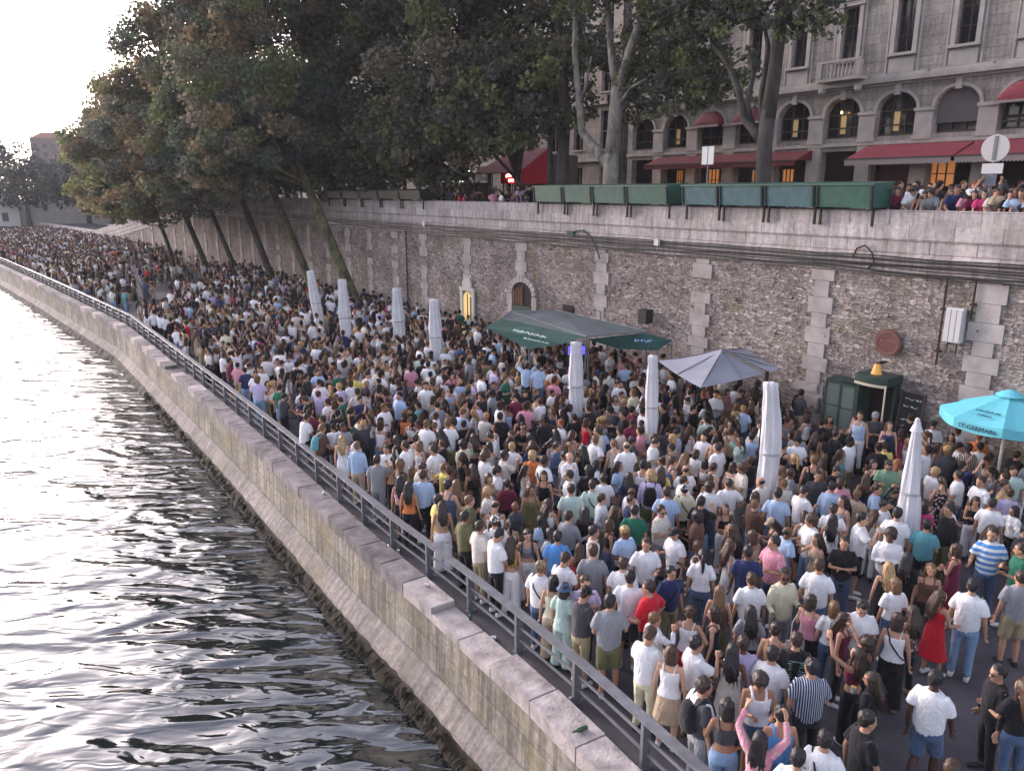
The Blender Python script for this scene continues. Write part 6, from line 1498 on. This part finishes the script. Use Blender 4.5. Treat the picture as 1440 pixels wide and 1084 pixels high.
def free(x,y,r):
    i,j=int(math.floor(x)),int(math.floor(y))
    for a in(-1,0,1):
        for b in(-1,0,1):
            for (px,py) in taken.get((i+a,j+b),()):
                if (px-x)**2+(py-y)**2<r*r: return False
    return True
def take(x,y): taken.setdefault((int(math.floor(x)),int(math.floor(y))),[]).append((x,y))
for P_ in PEOPLE: take(P_['x'],P_['y'])
rr=random.Random(21)
TOPC=[('white',52),('offwhite',6),('black',28),('charcoal',6),('navy',5),('lightblue',5),('grey',6),('beige',4),('brown',2),('red',1),('orange',.6),('pink',4),('lavender',3),('mint',2),('green',1),('olive',2),('burgundy',3),('denim',3),('tan',1.5),('teal',.5),('hotpink',.4),('yellow',.7),('cream',3)]
BOTC=[('black',30),('denim',18),('lightdenim',10),('khaki',8),('beige',7),('white',8),('grey',6),('charcoal',8),('olive',3),('brown',3)]
HC=[('black',36),('dark',32),('brown',18),('light',7),('blonde',5),('ginger',1)]
SK_=[('fair',18),('light',45),('olive',18),('brown',13),('dark',6)]
def pick(L): 
    t=rr.uniform(0,sum(w for _,w in L))
    for k,w in L:
        t-=w
        if t<=0: return k
    return L[0][0]
def rnd_person():
    sex='m' if rr.random()<.52 else 'f'
    pose=rr.choice(['down','down','cup','cup','phone','cross','hip','talk','talk','drink','walk','raise' if rr.random()<.12 else 'down'])
    hair=rr.choice(['short']*6+['curly','curly','bald']) if sex=='m' else rr.choice(['long','long','long','wavy','wavy','bob','bob','pony','bun'])
    top=rr.choice(['tee','tee','boxy','boxy','long','tank']) if sex=='m' else rr.choice(['tank','tank','crop','dress','tee','tee','tank'])
    bot=rr.choice(['trousers','trousers','shorts']) if sex=='m' else rr.choice(['wide','trousers','skirt','trousers'])
    if top=='long' and pose in('raise',): top='tee'
    return dict(sex=sex,pose=pose,hair=hair,hc=pick(HC) if hair!='bald' else 'black',top=top,tc=pick(TOPC),bot=bot,bc=pick(BOTC),skin=pick(SK_))
TARGET=292
cand=[]; tries=0
def spot_ok(x,y,rmin,clear=.35):
    if x<-90: return False
    s=rail_s(x,y); p,a=wall_p(x,y)
    if s<.99 or p>-clear: return False
    if -.9<a<2.4 and p>-1.95: return False
    if bare(x,y): return False
    for ox,oy,r in OBST:
        if (ox-x)**2+(oy-y)**2<r*r: return False
    return free(x,y,rmin)
def groupyaw(x,y):
    g=mnoise.noise(Vector((x*.5,y*.5,7)))*420
    return rr.gauss(0,55) if rr.random()<.30 else (g+rr.gauss(0,70))%360
# dart throwing, nearest first
pts=[]
for yy in np.arange(9.2,24.5,.42):
    for xx in np.arange(-9,15,.42):
        x=xx+rr.uniform(-.2,.2); y=yy+rr.uniform(-.2,.2); u,v=proj(x,y,1.0)
        if u<-20 or u>1475 or v>1180: continue
        pts.append((x,y))
pts.sort(key=lambda p:p[0]**2+p[1]**2)
extra=[p for p in pts]
limit_r=0
UPPER=16
for x,y in extra:
    if len(PEOPLE)>=TARGET-UPPER: break
    dens=.60 if y<13.5 else .50 if y<17 else .46
    u,v=proj(x,y,0)
    if u>1180 and y<14: dens=.70
    if not spot_ok(x,y,dens): continue
    kw=rnd_person(); add_person(x,y,0,groupyaw(x,y),kw['sex'],kw['pose'],kw['hair'],kw['hc'],kw['top'],kw['tc'],kw['bot'],kw['bc'],skin=kw['skin'],scale=rr.uniform(.91,1.07),
        bag='band' if rr.random()<.07 else 'pack' if rr.random()<.03 else None,hat='cap' if rr.random()<.05 else None,hatc=rr.choice(['black','white','navy','beige']),drink=kw['pose'] in('cup','drink') and rr.random()<.45,glasses=rr.random()<.05)
    take(x,y); limit_r=math.hypot(x,y)
NEARMAX=limit_r
# ---- people leaning on the parapet up on the street, right-hand side
UP=[(1262,'m','dark','burgundy'),(1275,'m','black','white'),(1288,'f','dark','brown'),(1300,'f','brown','white'),(1312,'m','black','grey'),(1326,'f','light','offwhite'),(1340,'m','black','navy'),(1354,'f','brown','pink'),(1368,'f','dark','burgundy'),(1380,'f','black','hotpink'),(1394,'m','dark','offwhite'),(1406,'m','black','beige'),(1418,'f','dark','black'),(1430,'m','brown','lightblue'),(1439,'f','dark','charcoal')]
for i,(u,sx,hc,tc) in enumerate(UP):
    perp=.95; x=(u-720)/1110.; a=(W0.x+N.x*perp-x*(W0.y+N.y*perp))/(x*D.y-D.x); q=wa(a,perp)
    add_person(q.x,q.y,6.48,180+rr.uniform(-25,25),sx,'leanon',rr.choice(['short','curly']) if sx=='m' else rr.choice(['long','bob','wavy']),hc,'tee' if sx=='m' else rr.choice(['tank','tee']),tc,'trousers','denim',skin=pick(SK_),scale=rr.uniform(.98,1.06),hat='cap' if i in(2,7) else None,hatc='white',group='people leaning on the pale parapet above')
print('PEOPLE',len(PEOPLE),'near limit',NEARMAX)

# ---- held things: cups, bags, rucksacks
def cupmesh():
    mb=MB(); mb.ell([(0,0,0,.026,.026),(0,0,.10,.036,.036),(0,0,.102,.038,.038)],12,0); mb.ell([(0,0,.085,.0335,.0335),(0,0,.1035,.0345,.0345)],12,1); return mb.mesh('cup',[flat('cup_plastic',(.62,.62,.60),.25),flat('beer',(.50,.28,.06),.2)])
CUP=None

# ---- litter left along the kerb outside the railing
LIT=MB(); LIT.ell([(0,0,0,.026,.026),(0,0,.10,.036,.036)],10); LITM=LIT.mesh('litter_cup',[flat('cup_litter',(.60,.60,.58),.4)])
BT=MB(); BT.ell([(0,0,0,.034,.034),(0,0,.15,.034,.034),(0,0,.19,.015,.015),(0,0,.25,.014,.014)],10); BTM=BT.mesh('bottle',[glass_mat('bottle_green',(.02,.07,.03),.1)])
CNM=MB(); CNM.ell([(0,0,0,.026,.026),(0,0,.006,.033,.033),(0,0,.115,.033,.033),(0,0,.122,.027,.027)],12); CNMM=CNM.mesh('can',[flat('can_metal',(.50,.50,.52),.3,.8)])
_w=['first','second','third','fourth','fifth','sixth','seventh','eighth','ninth','tenth','eleventh','twelfth','thirteenth','fourteenth','fifteenth','sixteenth']
for i_ in range(16):
    s_=3.2+i_*1.35+.5*math.sin(i_*2.3); k_=i_%3; q=edge(s_,.60+.10*math.sin(i_*5.1) if i_%4 else .35); ly=(i_%2==0)
    o=bpy.data.objects.new(('litter_cup','bottle','drink_can')[k_],(LITM,BTM,CNMM)[k_]); COL.objects.link(o); o.location=(q.x,q.y,(.035 if ly else 0)+(.19 if i_%4==0 else 0)); o.rotation_euler=(R(90) if ly else 0,0,i_*1.3)
    tag(o,'{} {} outside the railing, {} piece of litter counted from the bottom'.format('fallen' if ly else 'standing',('white plastic cup','green glass bottle','silver drink can')[k_],_w[i_]),('cup','bottle','can')[k_],'litter along the quay kerb')
# ---- labels
def describe(P_):
    h=HAIRN[P_['hair']].format(hcn(P_['hc'])) if P_['hair']!='bald' else 'closely cropped hair'
    if P_['hat']: h='{} {}'.format(cn(P_['hatc']),'cap' if P_['hat']=='cap' else 'bucket hat')
    c=cn(P_['tc']); t=TOPN[P_['top']]
    if P_['pat']: c={'stripesV':'vertically striped','stripesH':'blue and white striped','stripesW':'cream striped','floral':'patterned '+c}[P_['pat']]
    b='' if P_['top']=='dress' else ' and {} {}'.format(cn(P_['bc']),BOTN[P_['bot']].split()[-1])
    return h,'{} {}'.format(c,t),b
POSEW=dict(down='arms hanging',cup='one forearm raised',phone='both hands held up in front',cross='arms folded',hip='hand on hip',walk='stepping',raise_='both arms raised',drink='hand lifted to the mouth',sit='seated',leanon='leaning',talk='gesturing')
LM=[((o.location.x,o.location.y),n) for o,n in [(o,{'leftmost':'the leftmost closed parasol'}.get('x','')) for o in []]]
LAND=[((-10.1,40.7),'leftmost closed parasol'),(tuple(at(812,565,1.5).xy),'parasol before the green tents'),(tuple(at(918,600,1.5).xy),'closed parasol beside the grey one'),(tuple(at(1078,672,1.5).xy),'curved white parasol'),(tuple(at(1280,720,1.5).xy),'pointed white parasol'),(tuple(at(1418,575,2.75).xy),'turquoise parasol'),(tuple(wa(.3,-1.5).xy),'green booth'),(tuple(at(1010,515,2.9).xy),'open grey parasol'),(tuple(wa(6,-.5).xy),'wall behind the grey parasol')]
ANCH=[(P_,n) for P_ in PEOPLE if P_['hint'] for n in [None]]
AN=[]
for P_ in PEOPLE:
    if not P_['hint']: continue
    hh=P_['hint']
    n={'in a bright red t-shirt':'the bright red t-shirt','in a short bright red dress':'the red dress','with broad blue and white stripes':'the blue-striped t-shirt','in a loose vertically striped shirt':'the dark striped shirt','in a long pale dress':'the long pale dress','in a bright blue vest':'the bright blue vest','in bottle green':'the bottle green t-shirt','in bright yellow':'the bright yellow t-shirt','in a sage green polo looking at a phone':'the sage green polo','in orange under the turquoise parasol':'the orange t-shirt','in hot pink at the foot of the pointed parasol':'the hot pink t-shirt','in a dark green dress':'the dark green dress','in a white sleeveless vest looking down':'the white vest wearer','in sunglasses and a pale shirt':'the cream shirt and sunglasses','with a long ponytail':'the long black ponytail','gesturing to the left':'the grey t-shirt and olive shorts','in a pale blue shirt with hands at sides':'the pale blue shirt near the railing','in a light blue t-shirt mid crowd':'the broad light blue back','with elbows out, white top over red skirt':'the red skirt','in pale yellow by the railing':'the pale yellow t-shirt','in a tan':'','in a short pink top':'the short pink top','in a yellowish top and white trousers':'the mustard top','walking alone across the bare pavement':'the lone walker in white','broad pale mint back':'the pale mint backs','in pale blue at the parasol foot':'the pale blue back by the curved parasol','in a grey-blue bucket hat':'the bucket hat','bearded with folded arms':'the folded arms in black','with one arm stretched out':'the outstretched bare arm','in a cream vest with wide back':'the cream vest'}.get(hh)
    if n: AN.append(((P_['x'],P_['y']),n))
for l in LAND: AN.append((l[0],'the '+l[1]))
LABELS=set()
def nw(s): return len(s.replace('-',' ').split())
def relation(P_,k):
    u,v=proj(P_['x'],P_['y'],P_['z']+1.0)
    c=sorted(AN,key=lambda a:(a[0][0]-P_['x'])**2+(a[0][1]-P_['y'])**2)
    c=[a for a in c if (a[0][0]-P_['x'])**2+(a[0][1]-P_['y'])**2>.02]
    a=c[k]; au,av=proj(a[0][0],a[0][1],1.0); dist=math.hypot(a[0][0]-P_['x'],a[0][1]-P_['y'])
    du,dv=u-au,v-av
    if abs(du)>abs(dv)*1.3: w='right of' if du>0 else 'left of'
    elif dv>0: w='in front of'
    else: w='behind'
    if dist<1.0 and w in('right of','left of'): w='just '+w
    elif dist>2.6: w='well '+w if w in('right of','left of') else 'far '+w if w=='behind' else w
    return w+' '+a[1]
def try_(lab):
    lab=' '.join(lab.split())
    if lab.lower() in LABELS or not 4<=len(lab.split())<=16: return False
    LABELS.add(lab.lower()); return lab
for P_ in PEOPLE:
    h,t,b=describe(P_); o=P_['o']; opts=[]
    pw=POSEW.get(P_['pose'],'both arms raised')
    if P_['hint']: opts=['person with {} in {} {}'.format(h,t,P_['hint']),'person in {} {}'.format(t,P_['hint']),'person in {}{} {}'.format(t,b,P_['hint'])]
    elif P_['z']>3: 
        u,_=proj(P_['x'],P_['y'],7); n=sorted([p['x'] for p in PEOPLE if p['z']>3]).index(P_['x'])
        od=['leftmost','second','third','fourth','fifth','sixth','seventh','eighth','ninth','tenth','eleventh','twelfth','thirteenth','fourteenth','rightmost'][n]
        opts=['person in {} leaning on the parapet, {} {}'.format(t,od,'of them' if n in(0,14) else 'from the left')]
    else:
        r0,r1,r2=relation(P_,0),relation(P_,1),relation(P_,2)
        opts=['person with {} in {} {}'.format(h,t,r0),'person in {}{} {}'.format(t,b,r0),'person with {}, {}, {} {}'.format(h,t,pw,r0),'person with {} in {} {}'.format(h,t,r1),'person in {}{} {}'.format(t,b,r1),'person with {} in {} {}'.format(h,t,r2),'person in {}{} {}'.format(t,b,r2),'person in {}, {}, {}'.format(t,pw,r1),'person in {}, {}, {}'.format(t,pw,r2)]
        nr=min([p for p in PEOPLE if p is not P_ and p['z']<3],key=lambda p:(p['x']-P_['x'])**2+(p['y']-P_['y'])**2); _,nt_,_=describe(nr)
        opts+=['person in {}, {}, next to a {}'.format(t,r0,nt_),'person in {} {}, {}'.format(t,b,pw)]
    for lab in opts:
        r_=try_(lab)
        if r_: break
    else: r_='person in {} {}'.format(t,pw); print('DUP',opts[0])
    tag(o,r_,'person',P_['group']); P_['label']=r_
def short(P_): return P_['label'].replace('person with','').replace('person in','').strip()
nc=0
for i,P_ in enumerate(PEOPLE):
    w=' '.join(P_['label'].split()[:14])
    if P_['bag']=='band':
        t=P_['t']
        if t not in BAND: m=band_mesh(sk(t)); m.materials.append(fabric('black')); BAND[t]=m
        o=bpy.data.objects.new('crossbody_bag',BAND[t]); COL.objects.link(o); o.matrix_world=P_['M']
        tag(o,'black crossbody bag on '+' '.join(P_['label'].split()[:11]),'bag','shoulder bags worn in the crowd')
    if P_['bag']=='pack':
        t=P_['t']
        if t not in PACK: m=backpack_mesh(sk(t)); m.materials.append(fabric('black')); PACK[t]=m
        o=bpy.data.objects.new('rucksack',PACK[t]); COL.objects.link(o); o.matrix_world=P_['M']; o.material_slots[0].link='OBJECT'; o.material_slots[0].material=fabric(P_['bagc'])
        tag(o,cn(P_['bagc'])+' rucksack on '+' '.join(P_['label'].split()[:11]),'rucksack','rucksacks worn in the crowd')
    if (P_['drink'] or (P_['pose'] in('cup','drink') and P_['hint'] and i%2==0)) and nc<26:
        if CUP is None: CUP=cupmesh()
        h=P_['M']@sk(P_['t']).hand[0]; o=bpy.data.objects.new('plastic_cup',CUP); COL.objects.link(o); o.location=h+V(0,0,-.045); nc+=1
        tag(o,'plastic cup of beer held by '+' '.join(P_['label'].split()[:10]),'cup','plastic cups held in the crowd')
# faded prints on the backs of a few tops
def back_print(P_,mat,w,rows,z0):
    k=sk(P_['t']); mb=MB()
    for i in range(rows): squiggle(mb,k.U@Matrix.Translation((0,-.148,z0-i*.035))@Matrix.Rotation(R(90),4,'X')@Matrix.Scale(-1,4,Vector((0,0,1))),w,.012,1,40+i+rows,.0045)
    o=mb.build('back_print',mat,P_['o'])
_pr=flat('print_green',(.22,.42,.34),.8); _pg=flat('print_grey',(.20,.20,.24),.8)
for P_ in PEOPLE:
    if P_['hint']=='with faint print on the back': back_print(P_,_pr,.20,8,1.36)
    if P_['hint']=='in white with a grey print': back_print(P_,_pg,.16,4,1.34)
# white tote
q=[p for p in PEOPLE if p['hint']=='carrying a white tote'][0]; mb=MB(); mb.ell([(0,0,.52,.15,.035),(0,0,.56,.17,.05),(0,0,.80,.165,.035),(0,0,.88,.155,.02)],12)
mb.tube([(-.08,0,.86),(-.07,0,1.2),(0,.0,1.36),(.07,0,1.2),(.08,0,.86)],.009,5); mb.box(-.07,.07,-.052,-.045,.60,.66,1)
o=mb.build('tote_bag',[fabric('offwhite'),M_DARKC]); o.location=(q['x']-.24,q['y']-.12,0); tag(o,'white cloth tote bag with a small black patch hanging from a shoulder','bag')
# the red book-like sign left of nothing else: carried bags end here

# ================================================================== FAR CROWD (one mass)
def p_wall(x,y): return wall_p(x,y)[0]>-7
def far_crowd():
    combos=COMBOS; hi,mid,lo=LOD
    V_=[];F_=[];C_=[];o=0; n=0
    def put(x,y,z,yaw,dist,lean=0):
        nonlocal o,n
        i=rr.choice([0,0,1,1,2,3,4,5,5,6,7,8,9,5,7,0,11,3]) if rr.random()>.015 else 10
        v,f,p=(hi if dist<33 else mid if dist<55 else lo)[i]
        az=math.atan2(x,y); rz=-(az+R(yaw)); s=rr.uniform(.90,1.07)*(.94 if combos[i][0][0]=='f' else 1.0)
        c,sn=math.cos(rz),math.sin(rz); w=np.empty_like(v); w[:,0]=(v[:,0]*c-v[:,1]*sn)*s+x; w[:,1]=(v[:,0]*sn+v[:,1]*c)*s+y; w[:,2]=v[:,2]*s+z
        pal=np.array([SKIN[pick(SK_)],HAIR[pick(HC)],PAL[pick(TOPC)],PAL[pick(BOTC)],(.3,.3,.3)])
        V_.append(w); F_.append(f+o); C_.append(pal[p]*rr.uniform(.9,1.08)); o+=len(v); n+=1
    # on the quay
    for yy in np.arange(10,175,.40):
        xl=-.70*yy-4
        for xx in np.arange(max(xl,-95),14,.40):
            x=xx+rr.uniform(-.19,.19); y=yy+rr.uniform(-.19,.19); dist=math.hypot(x,y)
            if dist<NEARMAX: continue
            u,v=proj(x,y,1.2)
            if u<-25 or u>1460: continue
            g=mnoise.noise(Vector((x*.16,y*.16,3)))
            pr=.80 if dist<36 else .62 if dist<46 else .46 if dist<62 else .42 if dist<90 else .46
            if g>.08 and dist>36: pr*=.30 if p_wall(x,y) else .5
            if rr.random()>pr: continue
            if not spot_ok(x,y,.44 if dist<42 else .50): continue
            put(x,y,0,groupyaw(x,y),dist); take(x,y)
    # on the street: behind the leaning people, by the cafe, between the bookstalls
    for u0,u1,m,p0,p1 in ((1245,1450,46,1.7,5.5),(1268,1445,10,1.3,1.7),(598,756,34,.9,3.5),(948,972,4,.8,1.5),(1000,1240,16,6.5,10),(150,330,22,.8,2.5),(745,950,8,6,10),(330,600,16,1.5,5)):
        for _ in range(m):
            u=rr.uniform(u0,u1); perp=rr.uniform(p0,p1); x=(u-720)/1110.; a=(W0.x+N.x*perp-x*(W0.y+N.y*perp))/(x*D.y-D.x)
            if a>76: continue
            q=wa(a,perp) if a<60 else Vector((*wallcurve(a,perp),0)); put(q.x,q.y,6.48,180+rr.gauss(0,60),(40 if u<1000 else 30))
    for _ in range(40):   # coming down the ramp
        a=rr.uniform(80,125); q=wallcurve(a,rr.uniform(.8,2.2)); put(q.x,q.y,wtop(a)-.75,rr.uniform(0,360),90)
    V_=np.concatenate(V_).astype(np.float32); F_=np.concatenate(F_).astype(np.int32); C_=np.concatenate(C_).astype(np.float32)
    me=bpy.data.meshes.new('crowd'); me.vertices.add(len(V_)); me.vertices.foreach_set('co',V_.ravel()); me.loops.add(F_.size); me.loops.foreach_set('vertex_index',F_.ravel()); me.polygons.add(len(F_))
    me.polygons.foreach_set('loop_start',np.arange(0,F_.size,3,dtype=np.int32)); me.polygons.foreach_set('loop_total',np.full(len(F_),3,dtype=np.int32)); me.polygons.foreach_set('use_smooth',np.ones(len(F_),dtype=bool))
    at_=me.attributes.new('Col','FLOAT_COLOR','POINT'); cc=np.ones((len(V_),4),np.float32); cc[:,:3]=C_; at_.data.foreach_set('color',cc.ravel())
    me.materials.append(attr_mat('crowd_cloth',.85)); me.update(calc_edges=True)
    ob=bpy.data.objects.new('distant_crowd',me); COL.objects.link(ob); tag(ob,'dense mass of small distant people filling the quay and street beyond the near crowd','crowd',kind='stuff')
    print('FAR',n,len(F_))
far_crowd()
# ================================================================== EVENING HAZE
def haze():
    m,nt,b=new_mat('haze'); nt.nodes.remove(b); v=nt.nodes.new('ShaderNodeVolumePrincipled'); v.inputs['Density'].default_value=.0004; v.inputs['Color'].default_value=(.80,.80,.86,1)
    nt.links.new(v.outputs[0],nt.nodes['Material Output'].inputs['Volume'])
    mb=MB(); mb.box(-360,130,-80,430,-3.2,44); tag(mb.build('haze',m),kind='stuff')
haze()
